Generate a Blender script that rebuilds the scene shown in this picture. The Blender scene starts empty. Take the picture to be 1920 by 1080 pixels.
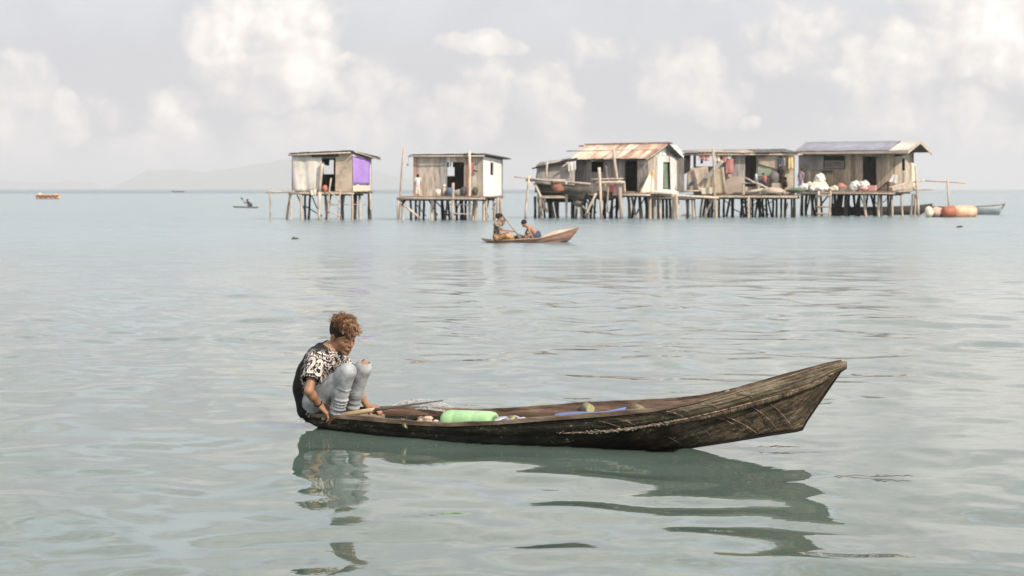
import bpy, bmesh, math, random
import numpy as np
from mathutils import Vector, Matrix
from mathutils.bvhtree import BVHTree

random.seed(7)
RNG = np.random.default_rng(11)
SC = bpy.context.scene
COL = SC.collection
R = math.radians

# ------------------------------------------------------------------ camera
FPX = 3400.0                      # focal length in pixels of the 1920 wide photograph
CAMH = 1.7
HORIZ = 354.0
cam_d = bpy.data.cameras.new('camera')
cam = bpy.data.objects.new('camera', cam_d)
COL.objects.link(cam)
cam.location = (0, 0, CAMH)
cam.rotation_euler = (R(90), 0, 0)
cam_d.sensor_width = 36.0
cam_d.lens = FPX * 36.0 / 1920.0
cam_d.shift_y = -(540 - HORIZ) / 1920.0
cam_d.clip_end = 60000
cam_d.clip_start = 0.1
cam_d.dof.use_dof = True
cam_d.dof.focus_distance = 12.4
cam_d.dof.aperture_fstop = 5.6
SC.camera = cam

# ------------------------------------------------------------------ node helper
class NT:
    def __init__(s, tree):
        s.t = tree; s.n = tree.nodes; s.l = tree.links
    def node(s, typ, **kw):
        nd = s.n.new(typ)
        for k, v in kw.items(): setattr(nd, k, v)
        return nd
    def put(s, sock, v):
        if isinstance(v, bpy.types.NodeSocket): s.l.new(v, sock)
        elif v is not None:
            if hasattr(sock.default_value, '__len__') and not hasattr(v, '__len__'): v = (v,) * len(sock.default_value)
            if hasattr(v, '__len__') and len(sock.default_value) == 4 and len(v) == 3: v = (*v, 1)
            sock.default_value = v
    def m(s, op, a, b=None, c=None, clamp=False):
        nd = s.node('ShaderNodeMath', operation=op, use_clamp=clamp)
        for i, v in enumerate((a, b, c)):
            if v is not None: s.put(nd.inputs[i], v)
        return nd.outputs[0]
    def v(s, op, a, b=None, scale=None):
        nd = s.node('ShaderNodeVectorMath', operation=op)
        s.put(nd.inputs[0], a)
        if b is not None: s.put(nd.inputs[1], b)
        if scale is not None: s.put(nd.inputs['Scale'], scale)
        return nd.outputs[0]
    def mix(s, f, a, b, blend='MIX'):
        nd = s.node('ShaderNodeMix', data_type='RGBA', blend_type=blend)
        s.put(nd.inputs[0], f); s.put(nd.inputs[6], a); s.put(nd.inputs[7], b)
        return nd.outputs[2]
    def noise(s, vec, scale, detail=4, rough=.55, dist=0.0, color=False):
        nd = s.node('ShaderNodeTexNoise')
        s.put(nd.inputs['Vector'], vec); nd.inputs['Scale'].default_value = scale
        nd.inputs['Detail'].default_value = detail; nd.inputs['Roughness'].default_value = rough
        nd.inputs['Distortion'].default_value = dist
        return nd.outputs['Color' if color else 'Fac']
    def ss(s, x, a, b):
        nd = s.node('ShaderNodeMapRange', interpolation_type='SMOOTHSTEP')
        s.put(nd.inputs[0], x); s.put(nd.inputs[1], a); s.put(nd.inputs[2], b)
        return nd.outputs[0]
    def ramp(s, f, stops):
        nd = s.node('ShaderNodeValToRGB'); cr = nd.color_ramp
        while len(cr.elements) < len(stops): cr.elements.new(.5)
        for e, (p, c) in zip(cr.elements, stops): e.position = p; e.color = (*c, 1)
        s.put(nd.inputs[0], f)
        return nd.outputs[0]

def lin(r, g, b):
    f = lambda c: (c / 255 / 12.92) if c <= 10 else ((c / 255 + .055) / 1.055) ** 2.4
    return (f(r), f(g), f(b))

# ------------------------------------------------------------------ sky and sun
SUN_AZ, SUN_EL = R(47), R(39)         # to the right of the camera, towards the viewer, and up
sdir = Vector((math.cos(SUN_AZ) * math.cos(SUN_EL), -math.sin(SUN_AZ) * math.cos(SUN_EL), math.sin(SUN_EL)))
world = bpy.data.worlds.new('World'); SC.world = world
world.use_nodes = True
W = NT(world.node_tree)
for nd in list(W.n): W.n.remove(nd)
out = W.node('ShaderNodeOutputWorld'); bg = W.node('ShaderNodeBackground')
bg.inputs['Strength'].default_value = 0.1
W.l.new(bg.outputs[0], out.inputs[0])
sky = W.node('ShaderNodeTexSky', sky_type='NISHITA'); sky.sun_disc = False
sky.sun_elevation = SUN_EL; sky.sun_rotation = math.atan2(sdir.x, sdir.y); sky.dust_density = 3.0
gen = W.node('ShaderNodeTexCoord').outputs['Generated']
vec = W.v('NORMALIZE', gen)
sep = W.node('ShaderNodeSeparateXYZ'); W.l.new(vec, sep.inputs[0])
az0 = W.m('ARCTAN2', sep.outputs[0], sep.outputs[1]); el0 = W.m('ARCSINE', sep.outputs[2])
dn = W.noise(vec, 30, 6, .55, color=True)
dsep = W.node('ShaderNodeSeparateXYZ'); W.l.new(W.v('SUBTRACT', dn, (.5, .5, .5)), dsep.inputs[0])
az = W.m('MULTIPLY_ADD', dsep.outputs[0], .034, az0); el = W.m('MULTIPLY_ADD', dsep.outputs[2], .026, el0)
def billow(v):
    """rounded cauliflower lumps: inverted cell distance at several sizes, softened by noise"""
    nd = W.node('ShaderNodeTexVoronoi', feature='F1', normalize=True); W.put(nd.inputs['Vector'], v)
    nd.inputs['Scale'].default_value = 30; nd.inputs['Detail'].default_value = 2; nd.inputs['Roughness'].default_value = .55;
    return W.m('ADD', W.m('MULTIPLY', W.m('SUBTRACT', 1.0, nd.outputs['Distance']), .62), W.m('MULTIPLY', W.noise(v, 38, 7, .55), .38))
wv_ = W.v('ADD', vec, W.v('SCALE', W.v('SUBTRACT', dn, (.5, .5, .5)), scale=.022))
n1 = billow(wv_); n2 = billow(W.v('ADD', wv_, (.0060, 0, .0055)))
nb = W.noise(vec, 22, 6, .55)
blobs = [  # px, py, rx, ry, strength : the cumulus banks of this sky, as azimuth and elevation
    (1880, -110, 230, 170, 1.5), (2150, 60, 200, 160, .8), (560, -110, 120, 110, .8), (525, 25, 120, 85, 1.0), (420, 85, 85, 75, .8), (570, 120, 75, 75, 1.0), (640, 112, 42, 16, .7), (470, 150, 90, 60, .55), (690, 165, 90, 60, .40),
    (1880, 50, 170, 110, 1.1), (1905, 130, 90, 60, .9), (1670, 125, 120, 90, .50), (1500, 75, 110, 80, .38), (1720, 210, 170, 60, .35),
    (60, 185, 70, 80, .62), (130, 235, 55, 55, .70), (40, 270, 120, 50, .5), (350, 240, 70, 70, .66), (290, 285, 120, 40, .40),
    (590, 260, 160, 55, .48), (490, 292, 50, 22, .6), (915, 80, 75, 22, .62), (930, 155, 85, 50, .50), (1035, 195, 65, 85, .56),
    (880, 215, 70, 60, .48), (1060, 265, 70, 30, .35), (1290, 150, 90, 70, .60), (1350, 185, 60, 60, .42), (1400, 242, 30, 14, .5), (1120, 90, 70, 30, .3),
    (200, 215, 50, 40, .35), (745, 240, 90, 60, .3), (1840, 265, 160, 36, .42),
]
D = None
for px, py, rx, ry, st in blobs:
    dx = W.m('DIVIDE', W.m('SUBTRACT', az, (px - 960) / FPX), rx * 1.18 / FPX)
    dy = W.m('DIVIDE', W.m('SUBTRACT', el, (HORIZ - py) / FPX), ry * 1.2 / FPX)
    q = W.m('MULTIPLY', W.m('SUBTRACT', 1.0, W.m('ADD', W.m('MULTIPLY', dx, dx), W.m('MULTIPLY', dy, dy))), st)
    D = q if D is None else W.m('SMOOTH_MAX', D, q, .12)
D = W.m('MAXIMUM', D, -0.6)
gvec = W.v('MULTIPLY', vec, (1, 1, 2.3))
gn = W.noise(gvec, 6.5, 6, .5)
above = W.ss(el0, R(4.2), R(7.5))
gdens = W.m('SUBTRACT', W.m('MULTIPLY', W.ss(gn, .38, .60), 1.35), .22)
side = W.ss(W.m('ABSOLUTE', az0), R(17), R(22))
wgt = W.m('MAXIMUM', above, side)
dens0 = W.m('SMOOTH_MAX', D, W.m('SUBTRACT', W.m('MULTIPLY', gdens, wgt), W.m('MULTIPLY', W.m('SUBTRACT', 1.0, wgt), .6)), .12)
dens = W.m('ADD', dens0, W.m('MULTIPLY', W.m('SUBTRACT', n1, .62), 1.1))
mask = W.ss(dens, -.01, .34)
relief = W.m('MULTIPLY', W.m('SUBTRACT', n1, n2), 2.6)
lit = W.m('ADD', W.m('ADD', W.m('MULTIPLY', dens, .62), .12), relief, clamp=True)
ccol = W.ramp(lit, [(0, lin(206, 204, 208)), (.3, lin(229, 224, 222)), (.6, (1.0, .925, .855)), (1, (1.32,1.22,1.12))])
hz = W.ramp(W.m('MULTIPLY', el0, 4.0, clamp=True), [(0, lin(188, 187, 192)), (.12, lin(188, 187, 193)), (.26, lin(201, 201, 206)), (.42, lin(216, 218, 222)), (.60, (1.02, 1.06, 1.13)), (1, (1.32, 1.39, 1.49))])
hz = W.mix(W.m('MULTIPLY', W.ss(nb, .40, .68), .5), hz, lin(196, 196, 204))
ccol = W.mix(above, ccol, W.v('MULTIPLY', ccol, (.98, 1.0, 1.03)))      # high clouds tinted slightly cooler, to cool their reflection in the sea
base = W.mix(W.m('MULTIPLY', mask, .92), hz, ccol)
base10 = W.v('SCALE', base, scale=10.0)
fin = W.mix(.10, base10, sky.outputs[0])
# below the sea horizon the world is never seen; leave a plain dull tone
fin = W.mix(W.ss(el0, -.02, -.002), (3, 3.1, 3), fin)
W.l.new(fin, bg.inputs['Color'])

sun_d = bpy.data.lights.new('sun', 'SUN'); sun_d.energy = 4.8; sun_d.angle = R(.6); sun_d.color = (1, .90, .77)
sun = bpy.data.objects.new('sun', sun_d); COL.objects.link(sun)
sun.rotation_euler = sdir.to_track_quat('Z', 'Y').to_euler(); sun.location = (20, -20, 30)

SC.view_settings.view_transform = 'Standard'; SC.view_settings.look = 'None'
SC.view_settings.exposure = 0.20; SC.view_settings.gamma = 1; SC.view_settings.use_curve_mapping = False
SC.render.engine = 'CYCLES'
SC.cycles.use_denoising = True
SC.cycles.max_bounces = 8; SC.cycles.volume_bounces = 1
SC.cycles.use_adaptive_sampling = True

# ------------------------------------------------------------------ helpers
def P(px, py, Y):
    """world point that the camera sees at a photo pixel, at distance Y"""
    return Vector(((px - 960) * Y / FPX, Y, CAMH - (py - HORIZ) * Y / FPX))

def tag(o, label=None, cat=None, group=None, kind=None):
    if label: o['label'] = label
    if cat: o['category'] = cat
    if group: o['group'] = group
    if kind: o['kind'] = kind
    return o

def empty(name, loc=(0, 0, 0), rz=0.0, label=None, cat=None, group=None):
    o = bpy.data.objects.new(name, None); COL.objects.link(o)
    o.location = loc; o.rotation_euler = (0, 0, rz); o.empty_display_size = .2
    return tag(o, label, cat, group)

def mesh_obj(name, verts, faces, mat, parent=None, smooth=False):
    me = bpy.data.meshes.new(name)
    if isinstance(verts, np.ndarray): verts = verts.tolist()
    me.from_pydata([tuple(v) for v in verts], [], [tuple(f) for f in faces])
    if mat: me.materials.append(mat)
    if smooth: me.polygons.foreach_set('use_smooth', [True] * len(me.polygons))
    me.update()
    o = bpy.data.objects.new(name, me); COL.objects.link(o)
    if parent is not None: o.parent = parent
    return o

class MB:
    """collects simple solids for ONE mesh object"""
    def __init__(s): s.v = []; s.f = []
    def add(s, v, f):
        k = len(s.v); s.v += [tuple(p) for p in v]; s.f += [tuple(i + k for i in q) for q in f]
        return s
    def prism(s, pts, thick):
        """flat polygon given by 3D points, extruded by a vector"""
        n = len(pts); t = Vector(thick)
        a = [Vector(p) for p in pts]; b = [p + t for p in a]
        f = [tuple(range(n - 1, -1, -1)), tuple(range(n, 2 * n))] + [(i, (i + 1) % n, (i + 1) % n + n, i + n) for i in range(n)]
        return s.add(a + b, f)
    def bar(s, a, b, w, h, up=(0, 0, 1)):
        a = Vector(a); b = Vector(b); d = (b - a).normalized(); up = Vector(up)
        if abs(d.dot(up)) > .98: up = Vector((0, 1, 0))
        x = d.cross(up).normalized() * w / 2; y = x.cross(d).normalized() * h / 2
        v = [a - x - y, a + x - y, a + x + y, a - x + y, b - x - y, b + x - y, b + x + y, b - x + y]
        return s.add(v, [(3, 2, 1, 0), (4, 5, 6, 7), (0, 1, 5, 4), (1, 2, 6, 5), (2, 3, 7, 6), (3, 0, 4, 7)])
    def tube(s, pts, rad, n=6, cap=True):
        pts = [Vector(p) for p in pts]
        if not hasattr(rad, '__len__'): rad = [rad] * len(pts)
        k0 = []; ref = Vector((.31, .52, .8)); v = []; f = []
        for i, p in enumerate(pts):
            d = (pts[min(i + 1, len(pts) - 1)] - pts[max(i - 1, 0)])
            d = d.normalized() if d.length > 1e-9 else Vector((0, 0, 1))
            x = d.cross(ref)
            if x.length < 1e-3: x = d.cross(Vector((1, 0, 0)))
            x.normalize(); y = d.cross(x)
            for j in range(n):
                a = 2 * math.pi * j / n
                v.append(p + (x * math.cos(a) + y * math.sin(a)) * rad[i])
        for i in range(len(pts) - 1):
            for j in range(n):
                f.append((i * n + j, i * n + (j + 1) % n, (i + 1) * n + (j + 1) % n, (i + 1) * n + j))
        if cap:
            f.append(tuple(range(n - 1, -1, -1))); f.append(tuple(range((len(pts) - 1) * n, len(pts) * n)))
        return s.add(v, f)
    def blob(s, c, r, seed=0, amp=.12, rings=8, segs=12, flat=0.0):
        """lumpy ellipsoid"""
        rg = np.random.default_rng(seed); c = Vector(c)
        ph = rg.uniform(0, 6.28, 6); v = []; f = []
        for i in range(rings + 1):
            th = math.pi * i / rings
            for j in range(segs):
                a = 2 * math.pi * j / segs
                d = Vector((math.sin(th) * math.cos(a), math.sin(th) * math.sin(a), math.cos(th)))
                k = 1 + amp * (math.sin(3 * a + ph[0] + 2 * th) + math.sin(2 * th * 2 + ph[1] + a) + .7 * math.sin(5 * a + ph[2] - 4 * th) * math.sin(th))
                z = max(d.z, -1 + flat)
                v.append(c + Vector((d.x * r[0] * k, d.y * r[1] * k, z * r[2] * k)))
        for i in range(rings):
            for j in range(segs):
                f.append((i * segs + j, (i + 1) * segs + j, (i + 1) * segs + (j + 1) % segs, i * segs + (j + 1) % segs))
        return s.add(v, f)
    def obj(s, name, mat, parent=None, smooth=False):
        return mesh_obj(name, s.v, s.f, mat, parent, smooth)

_mats = {}
def M(name, cols, scale=6.0, stretch=(1, 1, 1), rough=.85, bump=.0, var=.25, detail=5, spec=.3, contrast=(.3, .7), stain=None):
    """noisy weathered surface: colours of the thing along a stretched noise, each object a little lighter or darker"""
    if name in _mats: return _mats[name]
    m = bpy.data.materials.new(name); m.use_nodes = True; T = NT(m.node_tree)
    b = T.n['Principled BSDF']
    co = T.node('ShaderNodeTexCoord').outputs['Object']
    oi = T.node('ShaderNodeObjectInfo')
    off = T.v('SCALE', (17.3, 9.1, 5.7), scale=oi.outputs['Random'])
    v = T.v('MULTIPLY', T.v('ADD', co, off), stretch)
    nz = T.noise(v, scale, detail, .62)
    lo, hi = contrast; k = len(cols)
    c = T.ramp(nz, [(lo + (hi - lo) * i / max(k - 1, 1), cols[i]) for i in range(k)]) if k > 1 else None
    c = c if c is not None else cols[0]
    if stain:
        n3 = T.noise(T.v('ADD', co, off), stain[1], 6, .6)
        c = T.mix(T.ss(n3, stain[2], stain[2] + .12), c, stain[0])
    if var:
        f = T.m('MULTIPLY_ADD', oi.outputs['Random'], 2 * var, 1 - var)
        c = T.v('SCALE', c, scale=f)
    T.put(b.inputs['Base Color'], c)
    b.inputs['Roughness'].default_value = rough
    b.inputs['Specular IOR Level'].default_value = spec
    if bump:
        bn = T.node('ShaderNodeBump'); bn.inputs['Strength'].default_value = bump; bn.inputs['Distance'].default_value = .02
        T.l.new(nz, bn.inputs['Height']); T.l.new(bn.outputs[0], b.inputs['Normal'])
    _mats[name] = m
    return m
# ------------------------------------------------------------------ sea
rad = [2.0]
while rad[-1] < 150: rad.append(rad[-1] * (1.0042 if rad[-1] > 5 else 1.03))
while rad[-1] < 14000: rad.append(rad[-1] * 1.022)
rad = np.array(rad)
ang = np.concatenate([np.linspace(-math.pi, -.42, 46)[:-1], np.linspace(-.42, -.20, 60)[:-1], np.linspace(-.20, .20, 300),
                      np.linspace(.20, .42, 60)[1:], np.linspace(.42, math.pi, 46)[1:-1]])
NR, NA = len(rad), len(ang)
RR, AA = np.meshgrid(rad, ang, indexing='ij')
SX, SY = RR * np.sin(AA), RR * np.cos(AA)
SZ = np.zeros_like(SX)
wr = np.random.default_rng(5)
patch = np.ones_like(SX)
for k in range(6):                       # calmer and livelier patches
    L = wr.uniform(7, 22); th = wr.uniform(0, 6.28); ph = wr.uniform(0, 6.28)
    patch += .16 * np.sin((SX * math.cos(th) * .6 + SY * math.sin(th)) * 6.283 / L + ph)
patch = np.clip(patch, .35, 1.7)
drow = np.concatenate([[0], np.diff(rad)])[:, None]
dcol = RR * np.concatenate([np.diff(ang), [2 * math.pi - ang[-1] + ang[0]]])[None, :]
for k in range(84):
    L = math.exp(wr.uniform(math.log(.30), math.log(4.2)))
    th = wr.normal(math.radians(97), math.radians(62))
    s = wr.uniform(.6, 1.2) * .0086 * (1.45 if .45 < L < 1.5 else 1.08) * (1.0 if L < 1.8 else (1.8 / L) ** .8)            # slope of this component
    a = s * L / 6.283
    kx, ky = math.cos(th) * 6.283 / L, math.sin(th) * 6.283 / L
    ph = wr.uniform(0, 6.28)
    fade = np.clip(L / (3.2 * drow + 1e-6) - 1, 0, 1) * np.clip(L / (abs(math.cos(th)) * 2.6 * dcol + 1e-6) - 1, 0, 1)
    w = SX * .02
    SZ += a * fade * np.sin(kx * SX + ky * SY + ph + .8 * np.sin(SX * .21 + SY * .13 + k) + .5 * np.sin(SX * .6 - SY * .35 + 2 * k))
SZ *= patch
SEA = (SX, SY, SZ)

def depress(loc, ax, L0, L1, half, depth=.35):
    """keep the water out of the inside of a floating hull"""
    rx, ry = SX - loc[0], SY - loc[1]
    s = rx * ax[0] + ry * ax[1]; t = -rx * ax[1] + ry * ax[0]
    inside = (s > L0) & (s < L1) & (np.abs(t) < half(s))
    SZ[inside] = -depth

def build_sea():
    verts = np.stack([SX, SY, SZ], -1).reshape(-1, 3).astype(np.float32)
    i = np.arange(NR - 1)[:, None]; j = np.arange(NA)[None, :]; j2 = (j + 1) % NA
    q = np.stack([i * NA + j, i * NA + j2, (i + 1) * NA + j2, (i + 1) * NA + j], -1).reshape(-1, 4)[:, ::-1].astype(np.int32)
    me = bpy.data.meshes.new('sea')
    me.vertices.add(len(verts)); me.vertices.foreach_set('co', verts.ravel())
    me.loops.add(q.size); me.loops.foreach_set('vertex_index', q.ravel())
    me.polygons.add(len(q)); me.polygons.foreach_set('loop_start', np.arange(len(q), dtype=np.int32) * 4)
    me.polygons.foreach_set('use_smooth', np.ones(len(q), dtype=bool))
    me.update(calc_edges=True)
    m = bpy.data.materials.new('sea_water'); m.use_nodes = True; T = NT(m.node_tree)
    b = T.n['Principled BSDF']
    geo = T.node('ShaderNodeNewGeometry').outputs['Position']
    sp = T.node('ShaderNodeSeparateXYZ'); T.l.new(geo, sp.inputs[0])
    # milky shallows over the reef flat, deep ruffled water beyond its edge
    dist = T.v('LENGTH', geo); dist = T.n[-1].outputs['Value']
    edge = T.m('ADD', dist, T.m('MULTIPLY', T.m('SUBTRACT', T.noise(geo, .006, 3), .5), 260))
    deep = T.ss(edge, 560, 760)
    east = T.ss(T.m('DIVIDE', sp.outputs[0], sp.outputs[1]), .16, .24)  # thins the deep tone rightward, standing in for bright sky reflection there
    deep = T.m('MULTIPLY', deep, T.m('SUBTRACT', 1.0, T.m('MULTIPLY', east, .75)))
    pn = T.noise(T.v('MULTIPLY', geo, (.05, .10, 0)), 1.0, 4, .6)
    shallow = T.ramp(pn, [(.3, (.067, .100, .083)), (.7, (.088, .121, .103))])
    body = T.mix(T.ss(dist, 15, 70), shallow, (.160, .220, .240)); body = T.mix(deep, body, (.08, .14, .17))  # paler with distance: sky reflection lost to roughness is put into the colour
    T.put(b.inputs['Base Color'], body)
    T.put(b.inputs['Roughness'], T.m('MULTIPLY_ADD', T.ss(dist, 13, 62), .21, .02))
    b.inputs['IOR'].default_value = 1.333
    # small ripples, and the wider wind ruffles of the middle distance
    v1 = T.noise(T.v('MULTIPLY', geo, (1.0, 2.2, 1)), 2.6, 3, .5)
    v2 = T.noise(T.v('MULTIPLY', geo, (.35, 1.0, 1)), .55, 4, .62)
    far = T.ss(dist, 18, 110)
    h = T.m('ADD', T.m('MULTIPLY', v1, T.m('MULTIPLY_ADD', far, .045, .0016)), T.m('MULTIPLY', T.m('MULTIPLY', v2, .42), far))
    bn = T.node('ShaderNodeBump'); bn.inputs['Distance'].default_value = 1.0
    T.put(bn.inputs['Strength'], T.m('MULTIPLY_ADD', deep, .0, 1.0))
    T.put(bn.inputs['Height'], T.m('MULTIPLY', h, T.m('MULTIPLY_ADD', deep, 2.5, 1.0)))
    T.l.new(bn.outputs[0], b.inputs['Normal'])
    me.materials.append(m)
    o = bpy.data.objects.new('sea', me); COL.objects.link(o)
    tag(o, 'calm pale turquoise sea with soft ripples', None, None, 'structure')

# ------------------------------------------------------------------ far hills, fading in the haze
def hill(name, Y, prof, label, depth=1800):
    xs = np.linspace(prof[0][0], prof[-1][0], 90)
    ys = np.interp(xs, [p[0] for p in prof], [p[1] for p in prof])
    rg = np.random.default_rng(len(prof))
    nz = sum(rg.uniform(.4, 1) * np.sin(xs * f + rg.uniform(0, 6)) / (f * 18) for f in (.04, .09, .17, .31, .6))
    v = []; f = []; rows = 9
    for r in range(rows):
        t = r / (rows - 1); prof_t = math.sin(math.pi * min(t, 1)) ** .8 if t not in (0, 1) else 0
        for x, y, n in zip(xs, ys, nz):
            yy = Y + (t - .5) * depth
            h = max(0, (HORIZ - y) + n * 1.3 * (1 if HORIZ - y > 2 else 0)) * Y / FPX
            wob = 1 + .10 * math.sin(x * .05 + r * 2.1) * (t != .5)
            v.append(((x - 960) * Y / FPX, yy, h * prof_t * wob - (.3 if prof_t == 0 else 0)))
    n = len(xs)
    for r in range(rows - 1):
        for i in range(n - 1): f.append((r * n + i, r * n + i + 1, (r + 1) * n + i + 1, (r + 1) * n + i))
    o = mesh_obj(name, v, f, M('forest_hill', [(.05, .075, .05), (.09, .11, .07)], scale=.004, var=0), None, True)
    return tag(o, label, None, None, 'structure')
hill('hill', 11500, [(255, 355), (268, 334), (285, 322), (315, 318), (345, 317), (372, 320), (400, 324), (430, 318), (470, 309), (520, 302), (565, 297), (620, 299), (680, 312), (735, 330), (800, 345), (860, 356)],
     'pale hazy island hill on the far horizon behind the purple hut')
hill('hill', 12500, [(-220, 352), (-100, 343), (0, 336), (60, 341), (110, 347), (125, 346), (140, 339), (152, 341), (165, 349), (190, 353), (215, 356)],
     'low hazy island hill at the left end of the horizon')

def build_haze():
    x0, x1, y0, y1, z0, z1 = -15000, 15000, -14500, 15000, -1.4, 222
    v = [(x0, y0, z0), (x1, y0, z0), (x1, y1, z0), (x0, y1, z0), (x0, y0, z1), (x1, y0, z1), (x1, y1, z1), (x0, y1, z1)]
    f = [(3, 2, 1, 0), (4, 5, 6, 7), (0, 1, 5, 4), (1, 2, 6, 5), (2, 3, 7, 6), (3, 0, 4, 7)]
    m = bpy.data.materials.new('haze_air'); m.use_nodes = True; t = m.node_tree
    for nd in list(t.nodes): t.nodes.remove(nd)
    o = t.nodes.new('ShaderNodeOutputMaterial'); pv = t.nodes.new('ShaderNodeVolumePrincipled')
    pv.inputs['Color'].default_value = (.72, .72, .75, 1); pv.inputs['Density'].default_value = HAZE
    pv.inputs['Anisotropy'].default_value = .0
    t.links.new(pv.outputs[0], o.inputs['Volume'])
    h = mesh_obj('haze', v, f, m)
    tag(h, 'thin pale sea haze', None, None, 'stuff')
HAZE = 2.0e-4
# ------------------------------------------------------------------ smooth solid modelling for bodies, clothes, sacks
def unit(v): v = np.asarray(v, float); return v / (np.linalg.norm(v) + 1e-12)

class Grid:
    def __init__(s, lo, hi, h):
        s.h = h; s.lo = np.array(lo, float); n = np.ceil((np.array(hi) - s.lo) / h).astype(int) + 1
        s.ax = [(s.lo[i] + h * np.arange(n[i])).astype(np.float32) for i in range(3)]
        s.d = np.full(n, 1.0, np.float32)
    def _sl(s, mn, mx):
        out = []
        for i in range(3):
            a = int(np.floor((mn[i] - s.lo[i]) / s.h)); b = int(np.ceil((mx[i] - s.lo[i]) / s.h)) + 1
            a = max(a, 0); b = min(b, len(s.ax[i]))
            if b <= a: return None
            out.append(slice(a, b))
        return tuple(out)
    def op(s, fn, mn, mx, k, sub=False):
        m = k + 2.5 * s.h
        sl = s._sl(np.array(mn) - m, np.array(mx) + m)
        if sl is None: return
        x = s.ax[0][sl[0]][:, None, None]; y = s.ax[1][sl[1]][None, :, None]; z = s.ax[2][sl[2]][None, None, :]
        v = fn(x, y, z); c = s.d[sl]
        if sub:
            h = np.clip(.5 - .5 * (c + v) / k, 0, 1); s.d[sl] = c * (1 - h) - v * h + k * h * (1 - h)
        else:
            h = np.clip(.5 + .5 * (c - v) / k, 0, 1); s.d[sl] = c * (1 - h) + v * h - k * h * (1 - h)
    def cone(s, a, b, ra, rb=None, k=.02, sub=False):
        a = np.asarray(a, float); b = np.asarray(b, float); rb = ra if rb is None else rb
        ab = b - a; L2 = float(ab @ ab) + 1e-9; mr = max(ra, rb)
        def fn(x, y, z):
            t = np.clip(((x - a[0]) * ab[0] + (y - a[1]) * ab[1] + (z - a[2]) * ab[2]) / L2, 0, 1)
            return np.sqrt((x - a[0] - t * ab[0]) ** 2 + (y - a[1] - t * ab[1]) ** 2 + (z - a[2] - t * ab[2]) ** 2) - (ra + (rb - ra) * t)
        s.op(fn, np.minimum(a, b) - mr, np.maximum(a, b) + mr, k, sub)
    def ell(s, c, rad, axes=None, k=.02, sub=False):
        c = np.asarray(c, float); A = np.eye(3) if axes is None else np.asarray(axes, float); rad = np.asarray(rad, float)
        ext = np.abs(A.T) @ rad
        def fn(x, y, z):
            dx, dy, dz = x - c[0], y - c[1], z - c[2]; k0 = 0; k1 = 0
            for i in range(3):
                q = (A[i][0] * dx + A[i][1] * dy + A[i][2] * dz) / rad[i]
                k0 = k0 + q * q; k1 = k1 + (q / rad[i]) ** 2
            k0 = np.sqrt(k0); k1 = np.sqrt(k1) + 1e-9
            return k0 * (k0 - 1) / k1
        s.op(fn, c - ext, c + ext, k, sub)
    def chain(s, pts, rads, k=.02):
        for i in range(len(pts) - 1): s.cone(pts[i], pts[i + 1], rads[i], rads[i + 1], k)
    def mesh(s):
        d = s.d; n = d.shape; ins = d < 0
        c = [(i, j, k) for i in (0, 1) for j in (0, 1) for k in (0, 1)]
        cnt = np.zeros(np.array(n) - 1, np.int8)
        for i, j, k in c: cnt += ins[i:n[0] - 1 + i, j:n[1] - 1 + j, k:n[2] - 1 + k]
        idx = np.argwhere((cnt > 0) & (cnt < 8))
        vals = {q: d[idx[:, 0] + q[0], idx[:, 1] + q[1], idx[:, 2] + q[2]] for q in c}
        acc = np.zeros((len(idx), 3)); num = np.zeros(len(idx))
        for q in c:
            for ax in range(3):
                if q[ax]: continue
                q2 = tuple(1 if i == ax else q[i] for i in range(3))
                a, b = vals[q], vals[q2]; m = (a < 0) != (b < 0)
                t = np.where(m, a / np.where(m, a - b, 1), 0)
                p = np.tile(np.array(q, float), (len(idx), 1)); p[:, ax] += t
                acc += p * m[:, None]; num += m
        verts = s.lo + (idx + acc / num[:, None]) * s.h
        vid = np.full(cnt.shape, -1, np.int32); vid[tuple(idx.T)] = np.arange(len(idx))
        F = []
        for ax in range(3):
            o1, o2 = [(1, 2), (2, 0), (0, 1)][ax]
            sl0 = [slice(1, -1)] * 3; sl1 = [slice(1, -1)] * 3
            sl0[ax] = slice(0, n[ax] - 1); sl1[ax] = slice(1, n[ax])
            a = ins[tuple(sl0)]; b = ins[tuple(sl1)]
            for flip, msk in ((0, a & ~b), (1, ~a & b)):
                e = np.argwhere(msk)
                if not len(e): continue
                e = e + 1; e[:, ax] -= 1
                def cell(s1, s2):
                    r = e.copy(); r[:, o1] -= s1; r[:, o2] -= s2
                    return vid[tuple(r.T)]
                q = np.stack([cell(1, 1), cell(0, 1), cell(0, 0), cell(1, 0)], 1)
                F.append(q[:, ::-1] if flip else q)
        F = np.concatenate(F); F = F[(F >= 0).all(1)]
        return verts, F

def fast_mesh(name, verts, F, mat, parent=None, smooth=True):
    me = bpy.data.meshes.new(name); F = np.ascontiguousarray(F, dtype=np.int32)
    me.vertices.add(len(verts)); me.vertices.foreach_set('co', np.asarray(verts, np.float32).ravel())
    me.loops.add(F.size); me.loops.foreach_set('vertex_index', F.ravel())
    me.polygons.add(len(F)); me.polygons.foreach_set('loop_start', np.arange(len(F), dtype=np.int32) * F.shape[1])
    me.polygons.foreach_set('use_smooth', np.full(len(F), smooth))
    me.update(calc_edges=True)
    if mat: me.materials.append(mat)
    o = bpy.data.objects.new(name, me); COL.objects.link(o)
    if parent is not None: o.parent = parent
    return o

def vnormals(verts, F):
    n = np.zeros_like(verts); a, b, c = verts[F[:, 0]], verts[F[:, 1]], verts[F[:, 2]]
    fn = np.cross(b - a, c - a)
    for i in range(F.shape[1]): np.add.at(n, F[:, i], fn)
    return n / (np.linalg.norm(n, axis=1, keepdims=True) + 1e-12)

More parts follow.
